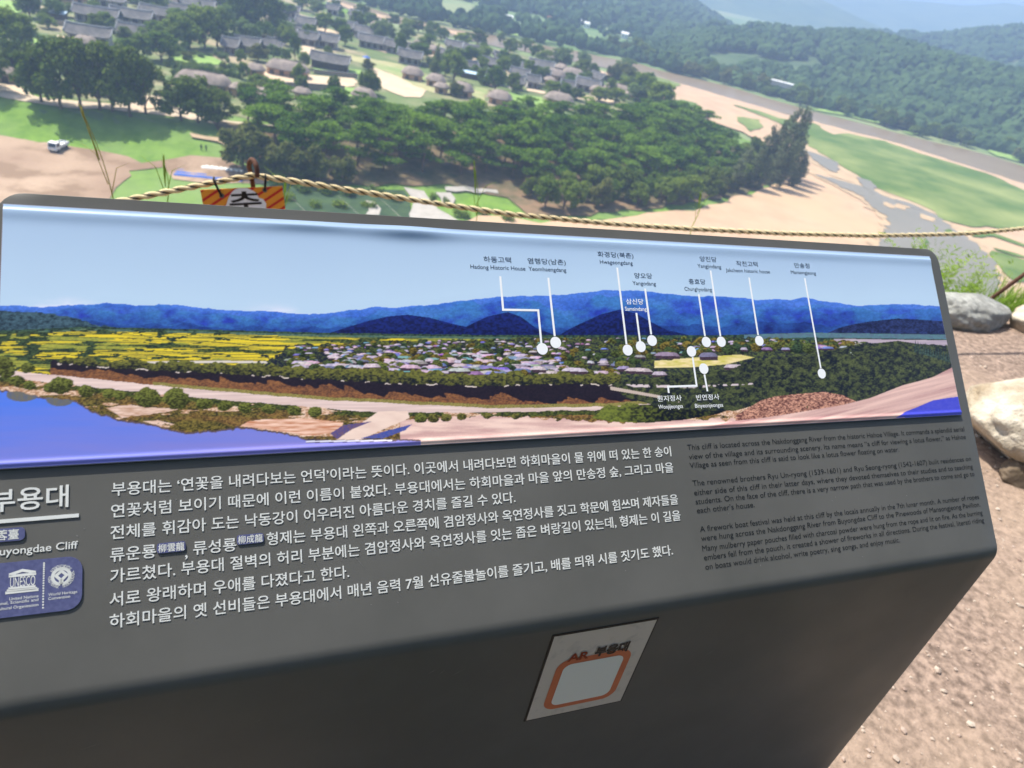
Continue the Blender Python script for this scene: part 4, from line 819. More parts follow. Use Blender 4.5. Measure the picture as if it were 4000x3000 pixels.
put((Y > rowt) & (Y < rowb) & (X > 235) & (X < 2420), (112, 112, 48), (12, 18, 28), (Y-rowt)/np.maximum(6, rowb-rowt)*.75+.75-leafy*.8-fine*.4)
road = (Y > road_t) & (Y < road_b) & (X < 2650); put(road, (232, 208, 200), (200, 174, 168), fbm(X/190, Y/7, 4, 183)*1.6-.3)
bank = (Y >= road_b) | ((X >= 2650) & (Y > road_t)); mixb = np.clip(fbm(X/70, Y/18, 4, 184)*2.6-.85, 0, 1)
put(bank, (132, 116, 54), (30, 34, 22), 1.25-fine*.75-leafy*.55); IMG[bank] = (IMG*(1-.45*mixb[..., None])+rgb(150, 104, 62)*.45*mixb[..., None]*(.6+.8*fine[..., None]))[bank]
put(bank & (Y < road_b+10+18*tex), (92, 100, 42), (24, 32, 20), 1.2-fine*.8-leafy*.5); put(bank & (fbm(X/150, Y/20, 4, 185) > .60), (226, 196, 172), (170, 124, 88), fine*1.1)
sandt = line_y([(1300, 1668), (1500, 1652), (1640, 1640), (1720, 1638), (1900, 1625), (2150, 1640), (2350, 1652), (2600, 1642), (2900, 1640), (3700, 1500)])+(fbm(X/25, X*0+1, 4, 20)-.5)*24
sand = bank & (Y > sandt) & (X > 1560); put(sand, (234, 202, 188), (198, 158, 152), fbm(X/120, Y/12, 5, 186)*1.9-.45+.25*(grain-.5))
for L_ in (c1_([(490, 985), (540, 975), (600, 970), (660, 982), (740, 984), (820, 990), (760, 1003), (700, 1010), (560, 1030), (520, 1005)]), c1_([(650, 1045), (720, 1040), (800, 1060), (740, 1068)])): put(inside(L_) & (tex > .28), (230, 202, 186), (184, 142, 116), fbm(X/30, Y/6, 3, 194)*1.7-.4)
put(inside(c1_([(1090, 1068), (1130, 1045), (1200, 1036), (1400, 1032), (1560, 1050), (1550, 1075), (1500, 1098), (1400, 1112), (1340, 1100), (1180, 1078)])), (236, 198, 176), (184, 112, 70), fbm(X/60, Y/6, 4, 187)*2-.6)
wl = line_y(c1_([(-40, 895), (0, 900), (100, 915), (200, 935), (350, 950), (420, 1000), (500, 1020), (560, 1040), (640, 1050), (700, 1060), (790, 1085), (850, 1095), (920, 1088), (1000, 1085), (1090, 1070), (1250, 1088), (1330, 1102), (1400, 1126), (1520, 1132)])+[(1330, 1718), (1760, 1718)])+(fbm(X/14, X*0, 3, 30)-.5)*11
wat = (Y > wl) & (X < 1640); put(wat, (70, 118, 222), (140, 128, 192), np.clip((Y-1520)/260*.5+(X/1500)*.42+(fbm(X/260, Y/20, 3, 195)-.5)*.25, 0, 1)); put(wat & (Y < wl+7), (70, 62, 70), (110, 90, 90), grain)
rf = wat & (Y < wl+60) & ((((X-92)/62)**2+((Y-1545)/26)**2 < 1) | (((X-238)/56)**2+((Y-1556)/34)**2 < 1)); put(rf, (112, 106, 82), (84, 94, 120), fbm(X/9, Y/14, 2, 196))
put(inside(c1_([(1530, 1128), (1600, 1080), (1660, 1040), (1720, 1000), (1850, 998), (1860, 1030), (1720, 1090), (1640, 1128)])), (240, 216, 200), (216, 186, 172), fbm(X/60, Y/20, 3, 197))
put(inside(c1_([(1640, 1122), (1740, 1092), (1870, 1058), (1840, 1085), (1740, 1122)])), (46, 74, 160), (96, 92, 140), grain2*1.2-.1); put(inside(c1_([(1500, 1100), (1560, 1062), (1690, 1045), (1600, 1080), (1530, 1125)])), (58, 68, 140), (110, 84, 104), grain2*1.3)
pier = np.abs(Y-line_y([(1190, 1726), (1530, 1722)])); put((pier < 3.2) & (X > 1195) & (X < 1530), (214, 212, 226)); put((np.abs(Y-1719) < 4) & (X > 1200) & (X < 1240) & (fine > .4), (36, 40, 78)); put((pier > 3) & (pier < 6) & (Y > 1722) & (X > 1195) & (X < 1530), (60, 50, 90))
for x, y, r_ in ((240, 1510, 48), (70, 1490, 32), (120, 1508, 26), (340, 1532, 34), (580, 1556, 54), (690, 1560, 56), (200, 1516, 30), (430, 1540, 28), (470, 1548, 26), (30, 1450, 40), (110, 1440, 30), (800, 1580, 34), (880, 1588, 30), (960, 1596, 30), (1050, 1600, 28), (1150, 1606, 30), (1230, 1612, 28), (1640, 1636, 26), (1690, 1634, 24), (1740, 1634, 22), (1800, 1630, 20), (1900, 1626, 18), (2010, 1628, 16), (2380, 1612, 40), (2460, 1604, 44), (20, 1420, 36)): blob(x, y, r_, (112, 118, 50) if r_ > 24 else (120, 116, 54))
put(inside(c2_([(560, 590), (600, 560), (640, 545), (760, 535), (900, 530), (1180, 545), (1100, 575), (950, 600), (800, 612), (640, 607)])), (112, 122, 46), (8, 10, 20), 1.0-leafy*.7+np.clip((X-2500)/300, -.5, .4))
forest = inside(c2_([(640, 440), (880, 410), (1150, 385), (1200, 362), (1250, 345), (1360, 335), (1480, 322), (1600, 298), (1700, 275), (1790, 268), (1880, 258), (1960, 270), (2080, 285), (2130, 330), (2112, 375), (2000, 425), (1860, 470), (1700, 520), (1560, 470), (1320, 520), (1180, 560), (1040, 560), (860, 545), (700, 500)])) & (fbm(X/14, Y/12, 2, 190) > .12)
put(forest, (84, 92, 52), (12, 18, 30), 1.28-leafy2*.75-fine*.6)
put(inside(c2_([(700, 445), (1000, 452), (1250, 440), (1260, 446), (1000, 462), (740, 458)])) & (nz(14) > .5), (206, 190, 192)); put(inside(c2_([(640, 455), (860, 495), (850, 505), (640, 470)])), (190, 172, 160))
put(inside(c2_([(1180, 580), (1290, 515), (1350, 498), (1420, 490), (1560, 478), (1640, 492), (1700, 520), (1580, 560), (1330, 600), (1180, 605)])) & (tex > .2), (216, 160, 134), (92, 50, 48), 1.2-fine*.7-leafy*.55)
put(inside(c2_([(1180, 603), (1300, 590), (1400, 575), (1640, 535), (1760, 505), (1900, 450), (1970, 432), (2030, 415), (2115, 372), (2180, 480), (2180, 620), (1000, 700), (1000, 640)])), (224, 188, 176), (176, 132, 130), fbm((X+2*Y)/150, (Y+.25*X)/13, 5, 192)*1.9-.5+.2*(grain-.5))
put(inside(c2_([(1870, 590), (1915, 562), (1960, 545), (2030, 515), (2090, 505), (2150, 497), (2185, 585)])), (58, 64, 192), (78, 80, 196), grain2)
for k in range(17): x = 1955+k*11; y = 262+k*3.2; p_ = c2_([(x-5, y+46), (x, y-8+r7.uniform(-6, 6)), (x+5, y+46)]); put(inside(p_), (70, 92, 80), (26, 42, 44), 1.1-fine)
for _ in range(1): IMG[1:-1, 1:-1] = .5*IMG[1:-1, 1:-1]+.125*(IMG[:-2, 1:-1]+IMG[2:, 1:-1]+IMG[1:-1, :-2]+IMG[1:-1, 2:])
IMG = np.clip(IMG*1.06, 0, .9)
# the laminate lies a little proud, its upper edge lifted here and there
tedge = (V1-vvv); lift = np.full(uu.shape, .0032); lift += .0010*np.exp(-((tedge-.0055)/np.where(tedge < .0055, .0026, .007))**2)*(.75+.5*fbm(uu*9+20, uu*0, 3, 33))
ub = on_panel(1590, 915)[0]; bub = .0026*np.exp(-((uu-ub)/.042)**2)*np.exp(-((tedge-.003)/.009)**2)+.0014*np.exp(-((uu-ub+.10)/.05)**2)*np.exp(-((tedge-.003)/.006)**2); lift += bub
lift += .0011*np.exp(-((vvv-V0-.0035)/.0022)**2)
pv = flat+lift.reshape(-1, 1)*SN; i = (np.arange(NY-1)[:, None]*NX+np.arange(NX-1)[None]).ravel(); pq = np.stack([i, i+1, i+NX+1, i+NX], 1)
M['print'] = mat('glossy laminated print', (.5, .5, .5), None, rough=.3, spec=.3)
ntp = M['print'].node_tree; at_ = ntp.nodes.new('ShaderNodeAttribute'); at_.attribute_name = 'print'; ntp.links.new(at_.outputs['Color'], ntp.nodes['Principled BSDF'].inputs['Base Color'])
ntp.nodes['Principled BSDF'].inputs['Coat Weight'].default_value = .15; ntp.nodes['Principled BSDF'].inputs['Coat Roughness'].default_value = .12
me = np_mesh('panorama_print', pv, pq, M['print'], True); ca = me.color_attributes.new('print', 'FLOAT_COLOR', 'POINT')
ca.data.foreach_set('color', np.c_[IMG.reshape(-1, 3), np.ones(NX*NY)].astype(np.float32).ravel())
PR = link('panorama_print', me, SIGN)
mb = MB(); e = .0006; pts = [(U0-e, V0-e), (U1+e, V0-e), (U1+e, V1+e), (U0-e, V1+e)]
mb.add([P3(u, v, .0003) for u, v in pts]+[P3(u, v, .0029) for u, v in pts], [(4, 5, 6, 7), (0, 1, 5, 4), (1, 2, 6, 5), (2, 3, 7, 6), (3, 0, 4, 7)])
M['edge'] = mat('print board edge', (.3, .3, .36), rough=.4); link('backing_board', mb.mesh('backing_board', M['edge']), SIGN)
# captions and white pointers printed on the panorama
lf = .00338
M['capink'] = mat('dark caption ink', (.02, .035, .07), rough=.35); M['capwhite'] = mat('white caption ink', (.80, .82, .84), rough=.35)
for t, f_, x0, x1, y, lat in (('하동고택', E_, 410, 645, 262, 0), ('Hadong Historic House', E_, 297, 768, 330, 1), ('염행당(남촌)', E_, 790, 1115, 278, 0), ('Yeomhaengdang', E_, 797, 1120, 345, 1), ('화경당(북촌)', E_, 1393, 1698, 220, 0), ('Hwageongdang', E_, 1412, 1692, 285, 1),
                              ('양오당', E_, 1708, 1860, 400, 0), ('Yangodang', E_, 1692, 1892, 465, 1), ('양진당', G_, 503, 645, 257, 0), ('Yangjindang', G_, 483, 685, 318, 1), ('작천고택', G_, 817, 1000, 297, 0), ('Jakcheon historic house', G_, 727, 1105, 357, 1),
                              ('충효당', G_, 407, 550, 450, 0), ('Chunghyodang', G_, 371, 605, 515, 1), ('만송정', G_, 1318, 1447, 312, 0), ('Mansongjeong', G_, 1288, 1502, 372, 1)):
    a, b = on_panel(*f_(x0, y)), on_panel(*f_(x1, y)); L = Letters(); L.line(t, a[0], b[0], (a[1]+b[1])/2, hv(E_, 412, 236, 288, .92) if not lat else hv(E_, 300, 310, 346, .70), latin=bool(lat), lift=lf); link('caption', L.mb.mesh('caption', M['capink']), PR, True)
for t, f_, x0, x1, y, lat in (('삼신당', E_, 1637, 1785, 622, 0), ('Samsindang', E_, 1628, 1812, 685, 1), ('원지정사', G_, 135, 345, 1455, 0), ('Wonjijeongsa', G_, 145, 357, 1525, 1), ('빈연정사', G_, 470, 670, 1445, 0), ('Binyeonjeongsa', G_, 460, 703, 1515, 1)):
    a, b = on_panel(*f_(x0, y)), on_panel(*f_(x1, y)); L = Letters(); L.line(t, a[0], b[0], (a[1]+b[1])/2, hv(E_, 412, 236, 288, .92) if not lat else hv(E_, 300, 310, 346, .70), latin=bool(lat), lift=lf, bold=.006); link('caption', L.mb.mesh('caption', M['capwhite']), PR, True)
LF = lf
for f_, pts, c in ((E_, [(553, 405), (578, 693), (880, 698), (907, 985)], (915, 1030)), (E_, [(967, 418), (1022, 920)], (1030, 975)), (E_, [(1560, 330), (1640, 990)], (1650, 1040)), (E_, [(1725, 720), (1757, 965)], (1763, 1010)), (E_, [(1800, 510), (1853, 905)], (1860, 958)),
                   (G_, [(493, 558), (547, 920)], (558, 970)), (G_, [(595, 355), (680, 920)], (687, 968)), (G_, [(927, 415), (1005, 910)], (1015, 960)), (G_, [(1407, 420), (1545, 1195)], (1553, 1242)), (G_, [(235, 1410), (228, 1355), (475, 1347), (440, 1100)], (430, 1052)), (G_, [(568, 1395), (542, 1250)], (536, 1200))):
    L = Letters(); c = on_panel(*f_(*c)); strip([on_panel(*f_(*p)) for p in pts], .0024); L.poly([(c[0]+.0064*math.cos(a), c[1]+.0064*math.sin(a)) for a in np.linspace(0, 2*math.pi, 25)[:-1]], lf+.0001); link('pointer', L.mb.mesh('pointer', M['capwhite']), PR, True)

# ---- the sticker on the shaded front
FN = prof[-1][1]; FN = np.array([FN[0], FN[1], 0])/np.linalg.norm(FN[:2])
def on_front(px, py):
    d = ray(px, py); p = CAM+d*(((bot-CAM)@FN)/(d@FN)); return np.array([(p-SO)@SX, p[2]])
FB = bot-SX*((bot-SO)@SX); PF = lambda u, z, h=0.0: np.array([FB[0], FB[1], 0])+SX*u+np.array([0, 0, z])+FN*h
k4 = [on_front(*p) for p in ((2158, 2480), (2574, 2411), (2426, 2736), (2046, 2818))]
su0, su1 = (k4[0][0]+k4[3][0])/2, (k4[1][0]+k4[2][0])/2; sz1, sz0 = (k4[0][1]+k4[1][1])/2, (k4[2][1]+k4[3][1])/2
def quad(u0, u1, z0, z1, h): return [PF(u, z, h) for u, z in ((u0, z0), (u1, z0), (u1, z1), (u0, z1))]
STK = tag(empty('sticker', PF((su0+su1)/2, (sz0+sz1)/2, .0005)), 'grey-white sticker with an orange rounded frame on the dark front of the sign', 'sticker')
mb = MB(); a = quad(su0, su1, sz0, sz1, .0002); b = quad(su0, su1, sz0, sz1, .0008); mb.add(a+b, [(4, 5, 6, 7), (0, 1, 5, 4), (1, 2, 6, 5), (2, 3, 7, 6), (3, 0, 4, 7)])
M['stkedge'] = mat('black sticker border', (.01, .01, .01), rough=.4); M['stk'] = mat('pale sticker', (.62, .55, .49), (.48, .43, .39), 60, rough=.4, lo=.55, hi=.75, detail=2); M['stkwhite'] = mat('white sticker field', (.82, .79, .73)); M['orangedark'] = mat('dark orange lettering', (.30, .055, .02)); M['orange'] = mat('orange print', (.62, .16, .06), (.54, .13, .05), 30, rough=.4)
link('border', mb.mesh('border', M['stkedge']), STK)
def sflat(name, pts, h, m, par=STK): mb = MB(); mb.add([PF(u, z, h) for u, z in pts], [tuple(range(len(pts)))]); return link(name, mb.mesh(name, m), par)
du, dz = su1-su0, sz1-sz0; bw = .0022
sflat('face', [(su0+bw, sz0+bw), (su1-bw, sz0+bw), (su1-bw, sz1-bw), (su0+bw, sz1-bw)], .0011, M['stk'])
def rr_(u0, u1, z0, z1, r):
    pts = []
    for cx, cz, a0 in ((u1-r, z1-r, 0), (u0+r, z1-r, 90), (u0+r, z0+r, 180), (u1-r, z0+r, 270)):
        for k in range(9): a = math.radians(a0+k*11.25); pts.append((cx+r*math.cos(a), cz+r*math.sin(a)))
    return pts
sflat('orange_frame', rr_(su0+du*.14, su1-du*.13, sz0+dz*.10, sz0+dz*.70, du*.13), .0014, M['orange'])
sflat('white_field', rr_(su0+du*.21, su1-du*.20, sz0+dz*.15, sz0+dz*.64, du*.08), .0017, M['stkwhite'])
SL = Letters(PF); SL.line('부용대', su0+du*.47, su0+du*.80, sz0+dz*.735, dz*.115, bold=.05, lift=.0019); link('black_lettering', SL.mb.mesh('black_lettering', M['stkedge']), STK)
SL = Letters(PF); SL.line('AR', su0+du*.22, su0+du*.42, sz0+dz*.72, dz*.115, bold=.03, lift=.0019, latin=True); link('orange_lettering', SL.mb.mesh('orange_lettering', M['orangedark']), STK)

# ================================================================== THE VILLAGE HOUSES
def tiled_house(p, L_, D, rz, label, hip=False, wall='plaster', sc=1.0):
    R_ = tag(empty('tiled_house', p, rz, sc), label, 'house', 'tiled houses of the village'); wh, rise, ov = 2.6, 2.3, 1.1
    m = MB(); m.box((0, 0, .2), (L_+1, D+1, .9)); link('stone_base', m.mesh('stone_base', M['pave']), R_, True)
    m = MB(); m.box((0, 0, .65+wh/2), (L_, D, wh))
    for sx in (-1, 1): x = sx*(L_/2-.02); m.add([(x, -D/2, wh+.65), (x, D/2, wh+.65), (x, 0, wh+.65+rise*.8)], [(0, 1, 2) if sx > 0 else (2, 1, 0)])
    link('wall', m.mesh('wall', M[wall]), R_, True)
    n = max(2, int(L_/2.6))
    for k in range(n):
        m = MB(); m.box((-L_/2+(k+.5)*L_/n, -D/2-.04, .65+1.05), (L_/n*.62, .1, 1.9)); link('door', m.mesh('door', M['timber']), R_, True)
    m = MB()
    for k in range(n+1): m.tube([(-L_/2+k*L_/n, -D/2-.55, .6), (-L_/2+k*L_/n, -D/2-.55, wh+.7)], .13, 6)
    link('posts', m.mesh('posts', M['timber']), R_, True)
    W = L_/2+ov; HD = D/2+ov; nx_ = max(12, int(2*W/.32)); V, F = [], []; rowsn = 8
    for side in (-1, 1):
        o = len(V)
        for j in range(rowsn+1):
            t = j/rowsn
            for i_ in range(nx_+1):
                s_ = 2*i_/nx_-1; x = s_*(W if not hip else W-(1-t)*HD*.75); z = .65+wh+rise*(1-t)**1.3-.15*t+.55*abs(s_)**5*t+(.10 if i_ % 2 else 0)+.18*abs(s_)**4*(1-t)
                V.append((x, side*HD*t, z))
        for j in range(rowsn):
            for i_ in range(nx_):
                a = o+j*(nx_+1)+i_; F.append((a, a+1, a+nx_+2, a+nx_+1) if side > 0 else (a+nx_+1, a+nx_+2, a+1, a))
    if hip:
        for sx in (-1, 1):
            o = len(V)
            for j in range(5):
                t = j/4
                for i_ in range(9): y = (2*i_/8-1)*HD*t; V.append((sx*(W-(1-t)*HD*.75), y, .65+wh+rise*(1-t)**1.3-.15*t+.55*t))
            for j in range(4):
                for i_ in range(8): a = o+j*9+i_; F.append((a, a+9, a+10, a+1))
    m = MB(); m.add(V, F); rf = link('roof', m.mesh('roof', M['tile']), R_, True); rf.modifiers.new('t', 'SOLIDIFY').thickness = .22
    m = MB(); zt = .65+wh+rise+.12; RW = W if not hip else W-HD*.75
    m.tube([(-RW-.1, 0, zt+.45), (-RW*.75, 0, zt+.12), (0, 0, zt), (RW*.75, 0, zt+.12), (RW+.1, 0, zt+.45)], .22, 6)
    for sx in (-1, 1):
        if not hip:
            for sy in (-1, 1): m.tube([(sx*W, 0, zt+.1)]+[(sx*W, sy*HD*t, .65+wh+rise*(1-t)**1.3-.15*t+.55*t+.22) for t in (.3, .65, 1)], .17, 5)
    link('ridge_cap', m.mesh('ridge_cap', M['ridgecap']), rf, True)
    return R_
M['ridgecap'] = mat('mortared ridge', (.38, .39, .40), (.26, .27, .29), 2)
def thatched_house(p, L_, D, rz, label, wall='clay', sc=1.0, low=False):
    R_ = tag(empty('thatched_house', p, rz, sc), label, 'house', 'thatched cottages of the village'); wh = 1.9 if low else 2.2; rise = D*.42; ov = .9
    m = MB(); m.box((0, 0, .1), (L_+.7, D+.7, .6)); link('stone_base', m.mesh('stone_base', M['pave']), R_, True)
    m = MB(); m.box((0, 0, .35+wh/2), (L_, D, wh)); link('wall', m.mesh('wall', M[wall]), R_, True)
    n = max(1, int(L_/2.8))
    for k in range(n):
        m = MB(); m.box((-L_/2+(k+.5)*L_/n, -D/2-.03, .4+.85), (min(1.5, L_/n*.55), .08, 1.6)); link('door', m.mesh('door', M['timber']), R_, True)
    HD = D/2+ov; st = max(0, L_/2+ov-HD*.85); V, F = [], []; N_ = 28; ring = []
    for (q, z) in ((.80, .35+wh-.05), (1.0, .35+wh-.25), (1.03, .35+wh+.05), (.95, .35+wh+.3), (.8, .35+wh+rise*.38), (.6, .35+wh+rise*.66), (.4, .35+wh+rise*.85), (.2, .35+wh+rise*.97), (.04, .35+wh+rise)):
        o = len(V)
        for k in range(N_):
            a = 2*math.pi*k/N_; c, s_ = math.cos(a), math.sin(a); w1 = 1+.03*math.sin(5*a+q*9)
            V.append((st*max(-1, min(1, c*2.2))+HD*.85*q*c*w1*(1 if st > 0 else 1.1), HD*q*s_*w1, z+.05*math.sin(7*a+q*4)))
        ring.append(o)
    for a, b in zip(ring, ring[1:]):
        for k in range(N_): F.append((a+k, a+(k+1) % N_, b+(k+1) % N_, b+k))
    F.append(tuple(ring[-1]+k for k in range(N_))); m = MB(); m.add(V, F, 0, True); rf = link('roof', m.mesh('roof', M['thatch']), R_, True)
    if st > .5:
        m = MB(); zt = .35+wh+rise; m.tube([(-st*.98, 0, zt+.02), (0, .05, zt+.10), (st*.98, 0, zt+.02)], .2, 6); link('ridge_roll', m.mesh('ridge_roll', M['thatch']), rf, True)
    return R_
def house_px(kind, x, y, Lpx, label, rz=0.0, D=None, wall=None, hip=False):
    p = at(x, y); k = px_per_m(p); L_ = Lpx/k*.86; rz0 = math.atan2(p.x, p.y)*-.6+rz
    if kind == 'T': return tiled_house(p, L_, D or 6.5, rz0, label, hip, wall or 'plaster')
    return thatched_house(p, L_, D or min(6.2, L_*.8), rz0, label, wall or 'clay')
for a in (('T', 385, 92, 160, 'large grey tiled hall with upswept eaves behind garden trees, beside the blue-roofed shed'), ('T', 520, 98, 150, 'grey tiled house joined to the right of the large tiled hall'), ('T', 640, 88, 165, 'grey tiled wing with a tall gable between the hall and the dark trees'),
          ('T', 358, 172, 158, 'long tiled house above the garden wall with a small thatched hut before it'), ('H', 340, 198, 84, 'small round thatched hut in front of the long tiled house by the garden wall'), ('T', 545, 165, 140, 'tiled house with a pale mortared roof and orange walls behind garden trees'),
          ('T', 430, 30, 130, 'dark tiled house at the top edge of the village above the large hall'), ('T', 560, 20, 110, 'hazy tiled house at the top edge behind pale trees'), ('H', 300, 12, 80, 'hazy pinkish roof at the very top of the village beside trees'), ('T', 780, 48, 120, 'pale broad roofed house behind the dark tree cluster at the top'),
          ('T', 690, 70, 85, 'tiled wing below the pale broad roofed house'), ('H', 20, 90, 60, 'thatched roof cut by the left edge of the picture beside trees'), ('H', 45, 240, 60, 'thatched roof under the left-edge trees above the levee path'), ('H', 30, 325, 76, 'thatched cottage at the left edge beside the levee path'),
          ('H', 155, 232, 60, 'thatched roof half hidden behind the levee tree row'), ('T', 955, 205, 120, 'ribbed grey tiled gatehouse with white gable end above the yard'), ('T', 1060, 208, 84, 'small ribbed tiled pavilion to the right of the gatehouse'), ('T', 905, 212, 50, 'tiny tiled gate roof at the left foot of the gatehouse'),
          ('H', 800, 352, 218, 'very long thatched cottage behind the levee trees'), ('H', 998, 300, 68, 'small thatched hut standing alone on the sandy yard'), ('H', 1125, 298, 170, 'long thatched house with timber front on the sandy yard'), ('T', 1290, 272, 150, 'large tiled hall with dark timber front beside the lawn'),
          ('H', 1045, 402, 80, 'low thatched hut beside the pale sheet roof'), ('H', 1180, 392, 60, 'small thatched hut with its gable to the viewer above the pine grove'), ('H', 940, 378, 66, 'thatched hut under green trees left of the pale sheet roof'), ('T', 1125, 68, 90, 'tiled house with gable at the top beside dark trees'),
          ('T', 1195, 118, 70, 'grey tiled house behind a tan yard'), ('T', 1100, 125, 60, 'small pale tiled house under the dark trees'), ('T', 1205, 178, 70, 'grey tiled house over the straw-coloured yard'), ('T', 1280, 188, 80, 'second grey tiled house beside the one over the straw-coloured yard'),
          ('T', 1455, 190, 110, 'long slate grey house behind village trees'), ('T', 1560, 212, 120, 'long slate grey house with a dark gable beside airy trees'), ('T', 1350, 130, 80, 'hazy grey roof among trees near the top of the village'), ('T', 1420, 150, 70, 'pale pinkish gabled roof among tall trees'),
          ('T', 1600, 250, 90, 'grey house with a white eave line beside airy trees'), ('H', 1610, 312, 84, 'square thatched cottage with timber front on the tan ground'), ('H', 1700, 338, 76, 'tall gabled thatched cottage right of the square one'), ('H', 1722, 366, 54, 'small thatched hut at the foot of the tall gabled cottage'),
          ('H', 1800, 375, 96, 'broad thatched cottage right of the tall gabled cottage'), ('H', 1950, 408, 96, 'thatched cottage with glowing orange clay walls at the grove edge'), ('H', 2180, 412, 118, 'wide thatched cottage with a porch on the right lawn'), ('H', 1420, 402, 92, 'flat thatched roof just above the pine grove beneath the round tree'),
          ('T', 1900, 272, 70, 'dark tiled roof behind the blue-roofed shed'), ('T', 2025, 318, 70, 'grey tiled house among dark shrubs right of the blue roof'), ('H', 2160, 312, 96, 'thatched cottage in the right cluster of roofs, furthest left'), ('H', 2235, 308, 90, 'thatched cottage behind the right cluster beside a dark tree'),
          ('H', 2145, 335, 44, 'small round thatched hut in the right cluster'), ('T', 2110, 282, 100, 'long grey tiled roof before the riverside trees'), ('H', 2225, 338, 50, 'little thatched hut above the tan yard at right'), ('T', 2290, 358, 96, 'slate roofed house with bright white gable in the right cluster'),
          ('H', 2330, 375, 60, 'low thatched hut below the slate roofed house'), ('H', 2405, 372, 112, 'long pale thatched house at the right end of the village'), ('T', 1770, 205, 60, 'bright white-fronted house among the far village trees'), ('T', 1840, 222, 60, 'grey roof beside bright white walls in the far village'), ('T', 2060, 300, 50, 'grey gable roof among the trees of the right cluster')):
    house_px(a[0], a[1], a[2], a[3], a[4], wall={'orange': 'clay'}.get('orange' if 'orange' in a[4] or a[0] == 'H' else '', 'timber' if 'dark timber' in a[4] else 'plaster'), hip='pavilion' in a[4])
for x, y, L_ in ((1010, 60, 50), (905, 45, 50), (1060, 95, 46), (1160, 150, 44), (1250, 100, 46), (1300, 60, 40), (1390, 85, 40), (1470, 120, 44), (1500, 195, 50), (1640, 190, 46), (1690, 215, 44), (1740, 245, 46), (1830, 290, 50), (1950, 250, 46), (1930, 330, 50), (2010, 350, 44), (2075, 345, 46), (2090, 265, 46), (2190, 285, 50), (2330, 330, 46), (2270, 350, 40), (2460, 390, 50), (2210, 365, 44), (2120, 320, 40), (250, 20, 60), (660, 30, 60), (720, 25, 60), (860, 20, 50), (960, 25, 46), (120, 40, 50)):
    q = at(x, y); k = px_per_m(q)
    if (x*7+y) % 3: tiled_house(q, L_/k*.9, 5.0, math.atan2(q.x, q.y)*-.6+rr.uniform(-.5, .5), 'small roof half hidden among trees in the hazy far part of the village').__setitem__('group', 'half hidden far roofs')
    else: thatched_house(q, L_/k*.9, 4.6, math.atan2(q.x, q.y)*-.6+rr.uniform(-.5, .5), 'small roof half hidden among trees in the hazy far part of the village').__setitem__('group', 'half hidden far roofs')
def shed(x, y, Lpx, label, m, h=2.6, D=4.0, name='shed'):
    p = at(x, y); k = px_per_m(p); L_ = Lpx/k; R_ = tag(empty(name, p, math.atan2(p.x, p.y)*-.6), label, 'shed')
    b = MB(); b.box((0, 0, h/2-.2), (L_*.94, D*.8, h)); link('wall', b.mesh('wall', M['timber']), R_, True)
    b = MB(); n = int(L_/.5)
    for k_ in range(n+1):
        for s_, z in ((-1, 0), (1, .5)): b.v.append((-L_/2+L_*k_/n, s_*D/2, h-.1+z+(.05 if k_ % 2 else 0)))
    for k_ in range(n): b.f.append((2*k_, 2*k_+2, 2*k_+3, 2*k_+1)); b.mi.append(0); b.sm.append(False)
    o = link('roof', b.mesh('roof', M[m]), R_, True); o.modifiers.new('t', 'SOLIDIFY').thickness = .08
shed(222, 78, 72, 'open shed with a pale blue sheet roof left of the large tiled hall', 'bluesheet'); shed(1852, 312, 118, 'long shed with a shiny pale blue roof among dark trees', 'bluesheet'); shed(1075, 378, 84, 'low shelter with a whitish corrugated roof beside thatched huts', 'white')
def garden_wall(pts, label, h=1.5):
    P = [at(*p) for p in pts]; R_ = tag(empty('garden_wall', P[0]), label, 'wall'); a, b = MB(), MB()
    for p, q in zip(P, P[1:]):
        d = (q-p); L_ = d.xy.length; rz = math.atan2(d.y, d.x); c = (p+q)/2; a.box((c.x, c.y, c.z+h/2-.3), (L_, .5, h+.3), 0, rz); b.box((c.x, c.y, c.z+h+.1), (L_+.1, .9, .22), 0, rz)
    link('wall', a.mesh('wall', M['mudwall']), R_); link('coping', b.mesh('coping', M['tile']), R_)
M['mudwall'] = mat('earth wall', (.33, .26, .19), (.40, .32, .24), 1.5)
garden_wall([(120, 192), (250, 208), (392, 227), (470, 238)], 'long dark-capped earth wall along the garden of the long tiled house'); garden_wall([(184, 96), (260, 106), (330, 118)], 'earth wall below the yard of the blue-roofed shed')
garden_wall([(1040, 345), (1200, 352), (1345, 362)], 'tan retaining wall below the sandy yard', 2); garden_wall([(1225, 290), (1300, 298), (1395, 308)], 'grey wall below the lawn of the large tiled hall'); garden_wall([(2030, 335), (2110, 345), (2180, 350)], 'dark wall behind the right-hand lawn')
# parasol on the dry grass
p = at(1430, 244); R_ = tag(empty('parasol', p), 'small blue and white parasol on the dry grass by the lane', 'parasol'); b = MB(); b.tube([(0, 0, 0), (0, 0, 2.4)], .05, 6); link('pole', b.mesh('pole', M['white']), R_, True)
b = MB(); b.add([(1.8*math.cos(a), 1.8*math.sin(a), 2.0) for a in np.linspace(0, 2*math.pi, 9)[:-1]]+[(0, 0, 2.75)], [(k, (k+1) % 8, 8) for k in range(8)]); link('canopy', b.mesh('canopy', M['bluetarp']), R_, True)
